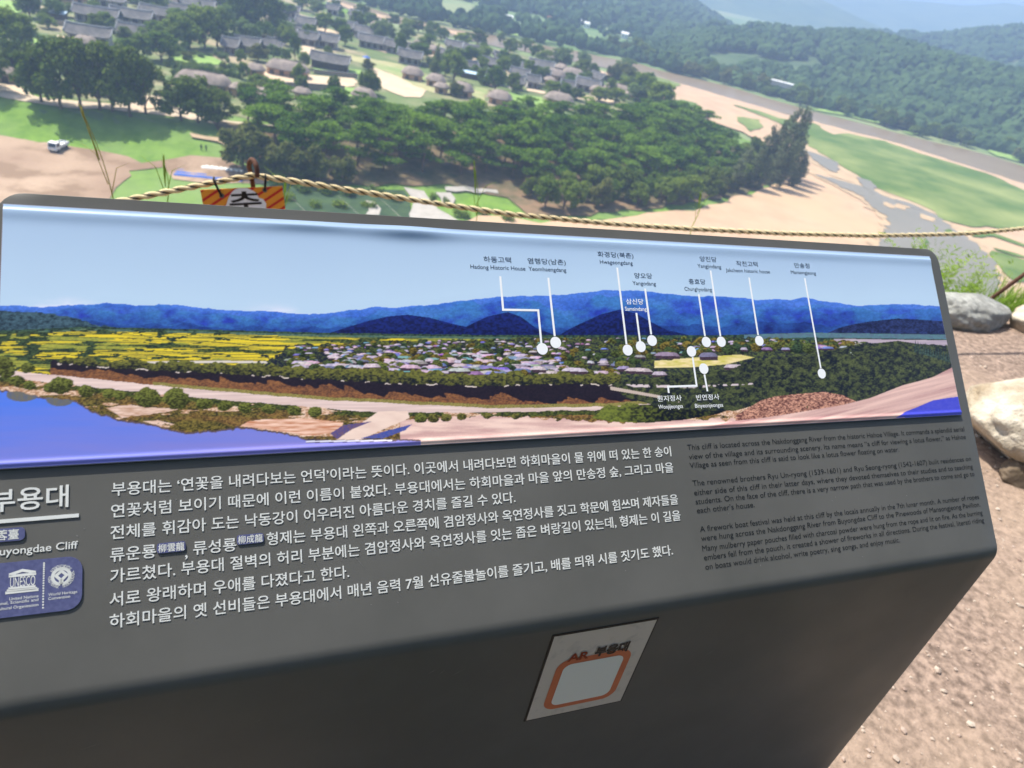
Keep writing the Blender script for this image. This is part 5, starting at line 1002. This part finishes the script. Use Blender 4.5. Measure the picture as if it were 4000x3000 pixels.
# far white houses over the river
for x, y, L_, lab, m in ((1855, 60, 26, 'hazy white house on the far fields, leftmost of the scattered white ones', 'tile'), (1893, 64, 24, 'bright white house beside two paler ones on the far fields', 'white'), (1922, 70, 20, 'thin white house right of the bright one on the far fields', 'tile'), (1986, 88, 30, 'white house below the scattered three on the far fields', 'white'),
                          (2045, 94, 26, 'grey house at the foot of the hazy wood', 'tile'), (2150, 92, 30, 'white house with a red roof at the foot of the hazy wood', 'redroof'), (2163, 110, 24, 'white house just below the red-roofed one', 'white'), (2258, 98, 20, 'tall white house at the foot of the hazy slope', 'white'), (2290, 110, 22, 'white house right of the tall white one', 'white'), (2437, 150, 30, 'white farmhouse near the dark hill over the river', 'white')):
    p = Vector(at_z(x, y, VZ)); k = px_per_m(p); w_ = L_/k*.9; R_ = tag(empty('far_house', p, rr.uniform(-.3, .3)), lab, 'house', 'white houses over the river')
    b = MB(); b.box((0, 0, 1.8), (w_, w_*.7, 4.4)); link('wall', b.mesh('wall', M['white']), R_, True)
    b = MB(); a = w_/2+.4; d = w_*.35+.4; b.add([(-a, -d, 3.9), (a, -d, 3.9), (a, d, 3.9), (-a, d, 3.9), (-a, 0, 5.6), (a, 0, 5.6)], [(0, 1, 5, 4), (2, 3, 4, 5), (1, 2, 5), (3, 0, 4)]); link('roof', b.mesh('roof', M[m]), R_, True)
    for s_ in (-.25, .25): b = MB(); b.box((w_*s_, -w_*.35-.03, 2.2), (w_*.18, .1, 1.3)); link('window', b.mesh('window', M['glass']), R_, True)
# pale building on stilts above the river bend
def hill_pt(x, y):
    d = ray(x, y); best = None; P = H1.reshape(-1, 3)-CAM; t = P@d; off = np.linalg.norm(P-t[:, None]*d, axis=1); return H1.reshape(-1, 3)[np.argmin(off)]
p = Vector(at_z(3040, 368, VZ+1.5)); k = px_per_m(p); R_ = tag(empty('hillside_building', p, -.35), 'low white flat-roofed building on stilts on the far wooded bank', 'building')
for s_ in (-6, -2, 2, 6): b = MB(); b.box((s_, 0, 2.4), (.6, 4, 5.4)); link('pier', b.mesh('pier', M['pave']), R_, True)
b = MB(); b.box((0, 0, 6.4), (14, 5, 2.6)); link('wall', b.mesh('wall', M['plaster']), R_, True); b = MB(); b.box((0, 0, 7.95), (15.4, 6.4, .5)); link('roof', b.mesh('roof', M['white']), R_, True)
for x0, y0, hpx, lab in ((3838, 545, 60, 'pale lattice mast standing among the riverside bushes at far right'), (3636, 470, 42, 'smaller pale lattice mast on the wooded slope left of the larger one')):
    p = Vector(at_z(x0, y0, VZ)); H_m = hpx/px_per_m(p)*1.05; R_ = tag(empty('lattice_mast', p), lab, 'mast'); b = MB(); w0 = H_m*.13
    for sx in (-1, 1):
        for sy in (-1, 1): b.tube([(sx*w0, sy*w0, 0), (sx*.15, sy*.15, H_m)], .11, 4)
    for k_ in range(6):
        z0, z1 = H_m*k_/6, H_m*(k_+1)/6; q0, q1 = w0*(1-k_/6), w0*(1-(k_+1)/6)
        for s_ in (-1, 1): b.tube([(-q0, s_*q0, z0), (q1, s_*q1, z1)], .07, 4); b.tube([(s_*q0, -q0, z0), (s_*q1, q1, z1)], .07, 4)
    link('tower', b.mesh('tower', M['white']), R_, True); b = MB()
    for z in (.78, .92): b.box((0, 0, H_m*z), (H_m*.3, .2, .15))
    link('crossarm', b.mesh('crossarm', M['white']), R_, True)

# ================================================================== ON THE FLATS
p = at(228, 592); T_ = tag(empty('truck', p+Vector((0, 0, .3)), .12, 1.12), 'small white cargo truck parked on the bare field below the levee', 'truck')
b = MB(); b.box((0, .6, .55), (.9, 4.6, .22)); link('chassis', b.mesh('chassis', M['chassis']), T_, True)
cabm = MB(); prof2 = [(-2.0, .45), (-2.05, 1.05), (-1.75, 1.95), (-.55, 2.0), (-.45, .45)]
for x in (-.84, .84): cabm.v += [(x, y, z) for y, z in prof2]
for k in range(5): cabm.f.append((k, 5+k, 5+(k+1) % 5, (k+1) % 5)); cabm.mi.append(0); cabm.sm.append(False)
cabm.f += [(0, 1, 2, 3, 4), (9, 8, 7, 6, 5)]; cabm.mi += [0, 0]; cabm.sm += [False, False]
cb = link('cab', cabm.mesh('cab', M['white']), T_, True); mdf = cb.modifiers.new('b', 'BEVEL'); mdf.width = .06; mdf.segments = 2
b = MB(); b.add([(-.74, -2.055, 1.12), (.74, -2.055, 1.12), (.68, -1.80, 1.86), (-.68, -1.80, 1.86)], [(0, 1, 2, 3)]); link('windshield', b.mesh('windshield', M['glass']), cb, True)
for sx in (-1, 1):
    b = MB(); b.add([(sx*.85, -1.85, 1.15), (sx*.85, -.7, 1.15), (sx*.85, -.7, 1.8), (sx*.85, -1.62, 1.8)], [(0, 1, 2, 3) if sx > 0 else (3, 2, 1, 0)]); link('side_window', b.mesh('side_window', M['glass']), cb, True)
    b = MB(); b.box((sx*.62, -2.07, .82), (.3, .06, .16)); link('headlight', b.mesh('headlight', M['bluesheet']), cb, True)
bd = MB(); bd.box((0, 1.25, .82), (1.75, 3.2, .12))
for c, d in (((-.86, 1.25, 1.05), (.05, 3.2, .45)), ((.86, 1.25, 1.05), (.05, 3.2, .45)), ((0, 2.85, 1.05), (1.75, .05, .45)), ((0, -.33, 1.25), (1.75, .06, .85))): bd.box(c, d)
link('cargo_bed', bd.mesh('cargo_bed', M['white']), T_, True)
for sx in (-1, 1):
    for y in (-1.35, 1.9): b = MB(); b.tube([(sx*.62, y, .34), (sx*.86, y, .34)], .36, 14); link('wheel', b.mesh('wheel', M['dark']), T_, True)
# two standing figures
def person(p, rz, label):
    me = bpy.data.meshes.new('person'); V = [(0, 0, .95), (0, 0, 1.2), (0, 0, 1.42), (0, -.01, 1.52), (0, -.02, 1.64), (0, -.02, 1.74), (.2, 0, 1.40), (.25, .02, 1.12), (.24, -.05, .86), (-.2, 0, 1.40), (-.25, .02, 1.12), (-.24, -.05, .86), (.1, 0, .88), (.11, -.01, .48), (.11, 0, .08), (.12, -.14, .04), (-.1, 0, .88), (-.11, -.01, .48), (-.11, 0, .08), (-.12, -.14, .04)]
    E_d = [(0, 1), (1, 2), (2, 3), (3, 4), (4, 5), (2, 6), (6, 7), (7, 8), (2, 9), (9, 10), (10, 11), (0, 12), (12, 13), (13, 14), (14, 15), (0, 16), (16, 17), (17, 18), (18, 19)]
    me.from_pydata(V, E_d, []); o = bpy.data.objects.new('person', me); COL.objects.link(o); o.location = p; o.rotation_euler = (0, 0, rz)
    o.modifiers.new('skin', 'SKIN'); R_ = [.15, .15, .14, .06, .10, .085, .065, .05, .04, .065, .05, .04, .095, .07, .05, .045, .095, .07, .05, .045]
    for q, r in zip(me.skin_vertices[0].data, R_): q.radius = (r, r*.85)
    me.skin_vertices[0].data[0].use_root = True; o.modifiers.new('sub', 'SUBSURF').levels = 1; me.materials.append(M['clothes']); tag(o, label, 'person')
M['clothes'] = mat('dark clothing', (.03, .05, .055))
person(at(787, 590), .3, 'person in dark clothes standing on the grass, left of the pair'); person(at(806, 592), -.4, 'person in dark clothes standing on the grass, right of the pair, nearer the bushy tree')
# blue tarpaulin strip and the row of white sacks behind it
a, b_ = at(678, 690), at(945, 716); d = (b_-a); Lr = d.xy.length; rz = math.atan2(d.y, d.x); nrm = Vector((-d.y, d.x, 0)).normalized()
m = MB(); ny_ = 12; nx_ = 40
for j in range(ny_+1):
    for i_ in range(nx_+1): t = j/ny_; q = a+d*(i_/nx_)+nrm*(5.0*t); m.v.append((q.x, q.y, q.z+.35+.16*abs(math.sin(t*math.pi*3))+.03*math.sin(i_*.5)))
for j in range(ny_):
    for i_ in range(nx_): k = j*(nx_+1)+i_; m.f.append((k, k+1, k+nx_+2, k+nx_+1)); m.mi.append(0); m.sm.append(True)
o = link('tarpaulin', m.mesh('tarpaulin', M['bluetarp'])); o.modifiers.new('t', 'SOLIDIFY').thickness = .3; tag(o, 'long ridged bright blue tarpaulin strip lying on the sand behind the warning sign', 'tarpaulin')
sv, sf = icos(2); sd = 1+.18*(fbm(sv[:, 0]*2.2+4, sv[:, 1]*2.2+sv[:, 2]*2, 3, 9)-.5); sackm = np_mesh('sack', sv*sd[:, None]*np.array([.75, .55, .5]), sf, M['sack'], True)
for k in range(17):
    q = a+d*(.38+.56*k/16)+nrm*(6.0+.7*(k % 2)); o = link('sack', sackm); o.location = (q.x, q.y, q.z+.5); o.rotation_euler = (0, 0, k*1.7); o.scale = (1.45, 1.35, 1.5); tag(o, 'bulging white sack in the row behind the blue tarpaulin', 'sack', 'white sacks behind the blue tarpaulin')

# ================================================================== CLOSE BY: ROPE, STAKES, WARNING SIGN
RP = [(-4.6, 1.1, .60), (-3.3, 1.55, .47), (-2.3, 1.93, .42), (-1.75, 2.10, .445), (-1.41, 2.19, .478), (-1.2, 2.31, .53), (-1.07, 2.395, .568), (-.92, 2.45, .562), (-.72, 2.52, .55), (-.45, 2.63, .53), (-.15, 2.74, .515), (.25, 2.91, .508), (.63, 3.08, .51), (1.1, 3.29, .52), (1.57, 3.5, .54), (1.9, 3.66, .562), (2.2, 3.8, .588), (2.53, 3.97, .63), (3.08, 4.24, .71), (3.6, 4.5, .66), (4.6, 5.0, .6), (6, 5.7, .7)]
def _on_rope_plane(px, py):
    n_ = np.array([-.397, .918, 0]); d = ray(px, py); return CAM+d*(((np.array([-1.07, 2.395, 0])-CAM)@n_)/(d@n_))
RP[0:6] = [tuple(_on_rope_plane(*q)) for q in ((-1500, 960), (-700, 930), (-200, 880), (200, 832), (500, 780), (760, 728))]
rp = np.array(RP); seg = np.r_[0, np.cumsum(np.linalg.norm(np.diff(rp, axis=0), axis=1))]
def rope_at(s): return np.array([np.interp(s, seg, rp[:, k]) for k in range(3)])
ROPE = tag(empty('rope', RP[6]), 'thick twisted cream and black rope strung along the cliff edge', 'rope'); sdir = np.array([-.42, .907, 0])
def strand(name, phases, hr, rad, m):
    b = MB()
    for ph in phases:
        pts = []
        for s in np.arange(seg[1], seg[-2], .0085):
            a = 2*math.pi*s/.098+ph; pts.append(rope_at(s)+sdir*hr*math.cos(a)+np.array([0, 0, hr*math.sin(a)]))
        b.tube(pts, rad, 6)
    link(name, b.mesh(name, m), ROPE)
M['cream'] = mat('cream rope fibre', (.62, .50, .27), (.72, .60, .36), 60, rough=.8, bump=.6, bscale=400, bdist=.002); M['blackfibre'] = mat('black rope fibre', (.015, .015, .015), rough=.8)
strand('cream_strand', (0, math.pi), .0050, .0069, M['cream']); strand('black_strand', (math.pi/2, -math.pi/2), .0068, .0024, M['blackfibre'])
M['rust'] = mat('rusty rebar', (.085, .04, .028), (.15, .075, .052), 60, rough=.85, bump=.8, bscale=120, bdist=.003)
hb = np.array([-1.075, 2.40]); b = MB()
pts = [(hb[0]-.004, hb[1]+.03, -.2), (hb[0]-.004, hb[1]+.03, .50), (hb[0]-.008, hb[1]+.022, .56)]+[(hb[0]+.010-.024*math.cos(t), hb[1]-.004+.02*math.cos(t), .588+.036*math.sin(t)) for t in np.linspace(.0, math.pi*1.12, 12)]
b.tube(pts, .0085, 9); st = link('stake', b.mesh('stake', M['rust'])); tag(st, 'rusty iron stake with a hooked top holding the rope behind the warning sign', 'stake')
b = MB(); r0 = np.array([2.87, 4.52, -.1]); r1 = np.array([3.10, 4.26, .74]); pts = [r0+(r1-r0)*t for t in np.linspace(0, 1, 70)]
b.tube(pts, [.0115+(.0022 if k % 2 else 0) for k in range(70)], 9); st = link('stake', b.mesh('stake', M['rust'])); tag(st, 'rusty ribbed iron bar leaning up behind the grey boulder', 'stake')
b = MB(); q = rp[0]+(rp[1]-rp[0])*.3; b.tube([(q[0], q[1], -.2), (q[0], q[1], q[2]+.05)], .0095, 8); st = link('stake', b.mesh('stake', M['rust'])); tag(st, 'rusty iron stake further along the rope beside the sign', 'stake')
# warning plate hung under the rope
hp0 = np.array([hb[0], hb[1]-.03, EYE*0+.5]); wn = np.array([.42, -.907, .06]); wn /= np.linalg.norm(wn)
def on_plate(px, py): d = ray(px, py); return CAM+d*(((hp0-CAM)@wn)/(d@wn))
ptl, ptr = on_plate(782, 742), on_plate(1103, 727); ux = (ptr-ptl); PW = np.linalg.norm(ux); ux /= PW; uy = np.cross(wn, ux); uy /= np.linalg.norm(uy); PHt = PW*.68
WS = tag(empty('warning_sign', ptl), 'orange and red striped warning plate hanging from the rope', 'sign'); PQ = lambda u, v, h=0.0: ptl+ux*(u*PW)-uy*(v*PHt)+wn*h
m = MB(); m.add([PQ(u, v, h) for h in (-.003, 0) for u, v in ((0, 1), (1, 1), (1, 0), (0, 0))], [(4, 5, 6, 7), (3, 2, 1, 0), (0, 1, 5, 4), (1, 2, 6, 5), (2, 3, 7, 6), (3, 0, 4, 7)]); M['amber'] = mat('amber plate', (.82, .33, .035), (.76, .30, .03), 8, rough=.45); link('plate', m.mesh('plate', M['amber']), WS)
M['redprint'] = mat('red print', (.55, .025, .02), rough=.45)
def clip(poly):
    for ax, val, sgn in ((0, 0, 1), (0, 1, -1), (1, 0, 1), (1, 1, -1)):
        out = []
        for p, q in zip(poly, poly[1:]+poly[:1]):
            fp_, fq = sgn*(p[ax]-val), sgn*(q[ax]-val)
            if fp_ >= 0: out.append(p)
            if fp_*fq < 0: t = fp_/(fp_-fq); out.append((p[0]+(q[0]-p[0])*t, p[1]+(q[1]-p[1])*t))
        poly = out
        if not poly: break
    return poly
m = MB()
for k in range(-1, 12):
    c = k*.205; pl_q = clip([(c-.0, 0), (c+.062, 0), (c+.062-1.15, 1), (c-1.15, 1)])
    if len(pl_q) > 2: m.add([PQ(u, v, .0006) for u, v in pl_q], [tuple(range(len(pl_q)))])
link('red_stripes', m.mesh('red_stripes', M['redprint']), WS)
k5 = lambda x, y: ((x-582)/1015, (y-425)/(1015*.68)); bl_ = [(985, 425), (1050, 405), (1150, 405), (1215, 440), (1265, 480), (1278, 540), (1330, 560), (1362, 620), (1350, 690), (1365, 760), (1330, 840), (1230, 880), (1110, 895), (980, 880), (880, 840), (845, 760), (860, 700), (845, 640), (880, 580), (900, 530), (940, 470)]
bl_ = [(x, y+22) for x, y in bl_]; m = MB(); m.add([PQ(*k5(x, y), .0012) for x, y in bl_], [tuple(range(len(bl_)-1, -1, -1))]); link('white_patch', m.mesh('white_patch', M['capwhite']), WS)
a, f = text_arrays('추', .02); x0, x1, y0, y1 = a[:, 0].min(), a[:, 0].max(), a[:, 1].min(), a[:, 1].max(); m = MB()
m.add([PQ(*k5(905+(x-x0)/(x1-x0)*400, 468+(y1-y)/(y1-y0)*262), .0018) for x, y, z in a], f); link('lettering', m.mesh('lettering', M['stkedge']), WS)
for gx_, gy_, tx, ty in ((828, 500, 835, 700), (1368, 455, 1037, 688)):
    u, v = k5(gx_, gy_+12); c = PQ(u, v, .001); m = MB(); m.tube([c+wn*.0, c+wn*.0035], [.0085, .0075], 14); o = link('grommet', m.mesh('grommet', M['chassis']), WS); top = on_plate(tx, ty)
    m = MB(); m.tube([c+wn*.005, (c+top)/2+wn*.012, top+wn*.012, top-wn*.02], .0042, 6); link('tie', m.mesh('tie', M['blackfibre']), WS)

# ================================================================== ROCKS AND WEEDS
def rock(p, dims, rz, m, label, seed, sub=5, amp=.45, cuts=8, under=0):
    v, f = icos(sub); r = np.random.default_rng(seed); d = 1+amp*(fbm(v[:, 0]*1.3+seed, v[:, 1]*1.3+v[:, 2]*1.1+3, 4, seed)-.5)+.16*(fbm(v[:, 0]*5+v[:, 2]*4+19, v[:, 1]*5-v[:, 2]*3+12, 4, seed+1)-.5); v = v*d[:, None]
    for _ in range(cuts): n_ = r.normal(size=3); n_ /= np.linalg.norm(n_); h = r.uniform(.72, .9); e_ = v@n_-h; v = v-np.maximum(e_, 0)[:, None]*n_*.8
    v[:, :2] *= (1+under*np.minimum(v[:, 2], 0))[:, None]
    v = v*np.array(dims)/2; c, s_ = math.cos(rz), math.sin(rz); v = np.c_[v[:, 0]*c-v[:, 1]*s_, v[:, 0]*s_+v[:, 1]*c, v[:, 2]]
    o = link('boulder', np_mesh('boulder', v, f, m, True)); o.location = p; tag(o, label, 'boulder')
M['rockd'] = mat('dark brown stone', (.10, .075, .05), (.17, .13, .09), 12, bump=.6, bscale=40, bdist=.01); M['rockg'] = mat('grey granite', (.20, .205, .19), (.42, .425, .39), 30, bump=1, bscale=40, c3=(.22, .22, .2), s3=5, bdist=.01); M['rockb'] = mat('pale buff rock', (.40, .35, .27), (.60, .55, .45), 14, bump=1, bscale=28, c3=(.30, .24, .16), s3=6, bdist=.02)
rock((2.60, 4.14, .04), (.66, .34, .25), .35, M['rockg'], 'grey lichen-flecked boulder at the cliff edge right of the sign', 3)
rock((3.12, 4.22, .03), (.42, .34, .26), .2, M['rockb'], 'small buff boulder cut by the right edge of the picture', 8)
rock((2.40, 2.72, .115), (1.12, .70, .50), .42, M['rockb'], 'big pale buff boulder close beside the sign with a dark shaded underside', 12, amp=.3, cuts=5, under=.35)
rock((2.16, 2.46, .02), (.36, .2, .16), .5, M['rockd'], 'small dark brown stone in the shade under the big pale boulder', 15)
def blades(name, c, n, h, spread, m, label, cat='grass', lean=.35, wd=.004, leaves=0, seed=1):
    r = random.Random(seed); V, F = [], []
    for _ in range(n):
        a = r.uniform(0, 6.28); d = r.random()**.6*spread; b0 = Vector((d*math.cos(a), d*math.sin(a)*.8, -.03)); hh = h*r.uniform(.45, 1.1); la = r.uniform(0, 6.28); ln = r.uniform(.2, 1)*lean*hh; w_ = wd*r.uniform(.6, 1.3); side = Vector((math.cos(la+1.57), math.sin(la+1.57), 0)); o = len(V)
        for k in range(5):
            t = k/4; q = b0+Vector((math.cos(la)*ln*t*t, math.sin(la)*ln*t*t, hh*(t-.18*t*t*lean*2))); ww = w_*(1-t*.92); V += [tuple(q-side*ww), tuple(q+side*ww)]
        for k in range(4): F.append((o+2*k, o+2*k+1, o+2*k+3, o+2*k+2))
        for _k in range(leaves):
            t = r.uniform(.3, 1); q = b0+Vector((math.cos(la)*ln*t*t, math.sin(la)*ln*t*t, hh*(t-.18*t*t*lean*2))); a2 = r.uniform(0, 6.28); ll = r.uniform(.018, .05); dr = Vector((math.cos(a2), math.sin(a2), r.uniform(.1, .9))).normalized(); sd_ = dr.orthogonal().normalized()*ll*.09; o = len(V)
            V += [tuple(q), tuple(q+dr*ll*.5+sd_), tuple(q+dr*ll), tuple(q+dr*ll*.5-sd_)]; F.append((o, o+1, o+2, o+3))
    o = link(name, np_mesh(name, np.array(V), np.array(F), m)); o.location = c; tag(o, label, cat); return o
ez = lambda x, dy=0.0: (x, float(edge_y(x))+dy, float(top_z(np.array([x]), np.array([edge_y(x)+dy]))[0]))
blades('weed_plant', ez(2.42, -.02), 95, .62, .17, LEAF['weed'], 'tall feathery green weed rising just right of the sign corner', 'weed', .55, .0022, 30, 3)
blades('weed_plant', ez(2.66, .02), 110, .34, .2, LEAF['weed'], 'low tangled weed left of the leaning rusty bar', 'weed', .7, .0022, 12, 4)
blades('weed_plant', ez(2.86, .0), 26, .52, .05, LEAF['weed'], 'slender upright weed beside the leaning rusty bar', 'weed', .25, .003, 12, 5)
blades('grass_tuft', ez(3.12, -.05), 330, .32, .26, LEAF['weed'], 'yellow-green grass tuft just right of the grey boulder', 'grass', .6, .0045, 0, 6)
blades('grass_tuft', ez(3.45, -.12), 360, .32, .3, LEAF['weed'], 'yellow-green grass tuft at the right picture edge above the buff boulder', 'grass', .6, .0045, 0, 7)
blades('grass_tuft', ez(2.45, -.08), 70, .16, .16, LEAF['weed'], 'short grass at the cliff edge behind the grey boulder', 'grass', .7, .004, 0, 8)
for k, (x, dy, h, n) in enumerate(((-1.45, .05, .30, 10), (-.9, .05, .42, 12), (-.1, .02, .40, 14), (.45, .02, .34, 14), (.95, .02, .38, 12), (1.35, 0, .36, 12), (1.7, 0, .40, 16), (2.0, 0, .36, 20), (-1.2, .03, .30, 12))):
    blades('grass_tuft', ez(x, dy), n, h, .12, LEAF['weed'], 'sparse green grass blades at the cliff edge, %s' % ['below the left end of the rope', 'left of the warning plate', 'behind the middle of the sign', 'under the middle of the rope', 'right of the middle of the sign', 'below the sandy beach', 'under the rope towards the boulder', 'beside the grey stream', 'close under the warning plate'][k], 'grass', .5, .0032, 0, 20+k)
def stalk(top, bot, dist, label, seed, m='straw'):
    a, b_ = at_dist(*bot, dist), at_dist(*top, dist*1.02); r = random.Random(seed); mb = MB(); pts = [a+(b_-a)*t+np.array([.012*math.sin(3*t), 0, 0]) for t in np.linspace(-.8, 1, 16)]; mb.tube(pts, [.0028*(1-.6*k/15) for k in range(16)], 5)
    V = []
    for _ in range(46):
        t = r.uniform(.45, 1); q = a+(b_-a)*t; d_ = (b_-a)/np.linalg.norm(b_-a)+np.array([r.uniform(-.12, .12), r.uniform(-.1, .1), 0]); ll = r.uniform(.02, .05); s_ = np.array([.0016, .0008, 0]); V.append((q, d_, ll, s_))
    for q, d_, ll, s_ in V: mb.add([q-s_, q+s_, q+d_*ll+s_*.3, q+d_*ll-s_*.3], [(0, 1, 2, 3)])
    for sg in (-1, 1): q = a+(b_-a)*r.uniform(.0, .3); mb.tube([q, q+np.array([sg*.03, 0, .10]), q+np.array([sg*.08, 0, .13])], [.0016, .0012, .0003], 4)
    tag(link('grass_stalk', mb.mesh('grass_stalk', LEAF[m])), label, 'grass stalk')
stalk((322, 440), (442, 775), 2.75, 'tall yellow seeding grass stalk left of the warning plate', 1); stalk((1853, 655), (1862, 855), 3.2, 'green seeding grass stalk rising through the rope in the middle', 2, 'weed'); stalk((2735, 770), (2716, 860), 3.9, 'short green grass stalk in front of the beach', 3, 'weed'); stalk((1113, 735), (1108, 815), 2.8, 'green grass stalk at the right edge of the warning plate', 4, 'weed'); stalk((640, 640), (652, 800), 2.7, 'thin green grass stalk before the blue tarpaulin', 5, 'weed')
for k, (t, b_, lab) in enumerate((((1436, 728), (1580, 862), 'pale cable running down to the grove, the longest of the three'), ((1322, 765), (1415, 850), 'pale cable running down to the grove, between the other two'), ((1140, 772), (1192, 826), 'pale cable next to the warning plate'))):
    A0, B0 = at_dist(*t, 140), at_dist(t[0]+(b_[0]-t[0])*2, t[1]+(b_[1]-t[1])*2, 30); mb = MB(); mb.tube([A0, (A0*.66+B0*.34), (A0*.33+B0*.67), B0], .012, 6); tag(link('cable', mb.mesh('cable', M['pave'])), lab, 'cable', 'cables down to the grove')

# ------------------------------------------------------------------ the air
hb = MB(); hb.box((0, 1000, (VZ-3+330)/2), (11000, 9000, 330-VZ+3)); hm = bpy.data.materials.new('haze'); hm.use_nodes = True
hn = hm.node_tree; hn.nodes.clear(); ho = hn.nodes.new('ShaderNodeOutputMaterial'); hv = hn.nodes.new('ShaderNodeVolumePrincipled')
hv.inputs['Color'].default_value = (.46, .64, 1, 1); hv.inputs['Density'].default_value = .00050; hv.inputs['Anisotropy'].default_value = .2
hn.links.new(hv.outputs[0], ho.inputs['Volume'])
tag(link('haze', hb.mesh('haze', hm)), 'pale blue summer haze filling the valley air', 'haze', kind='stuff')
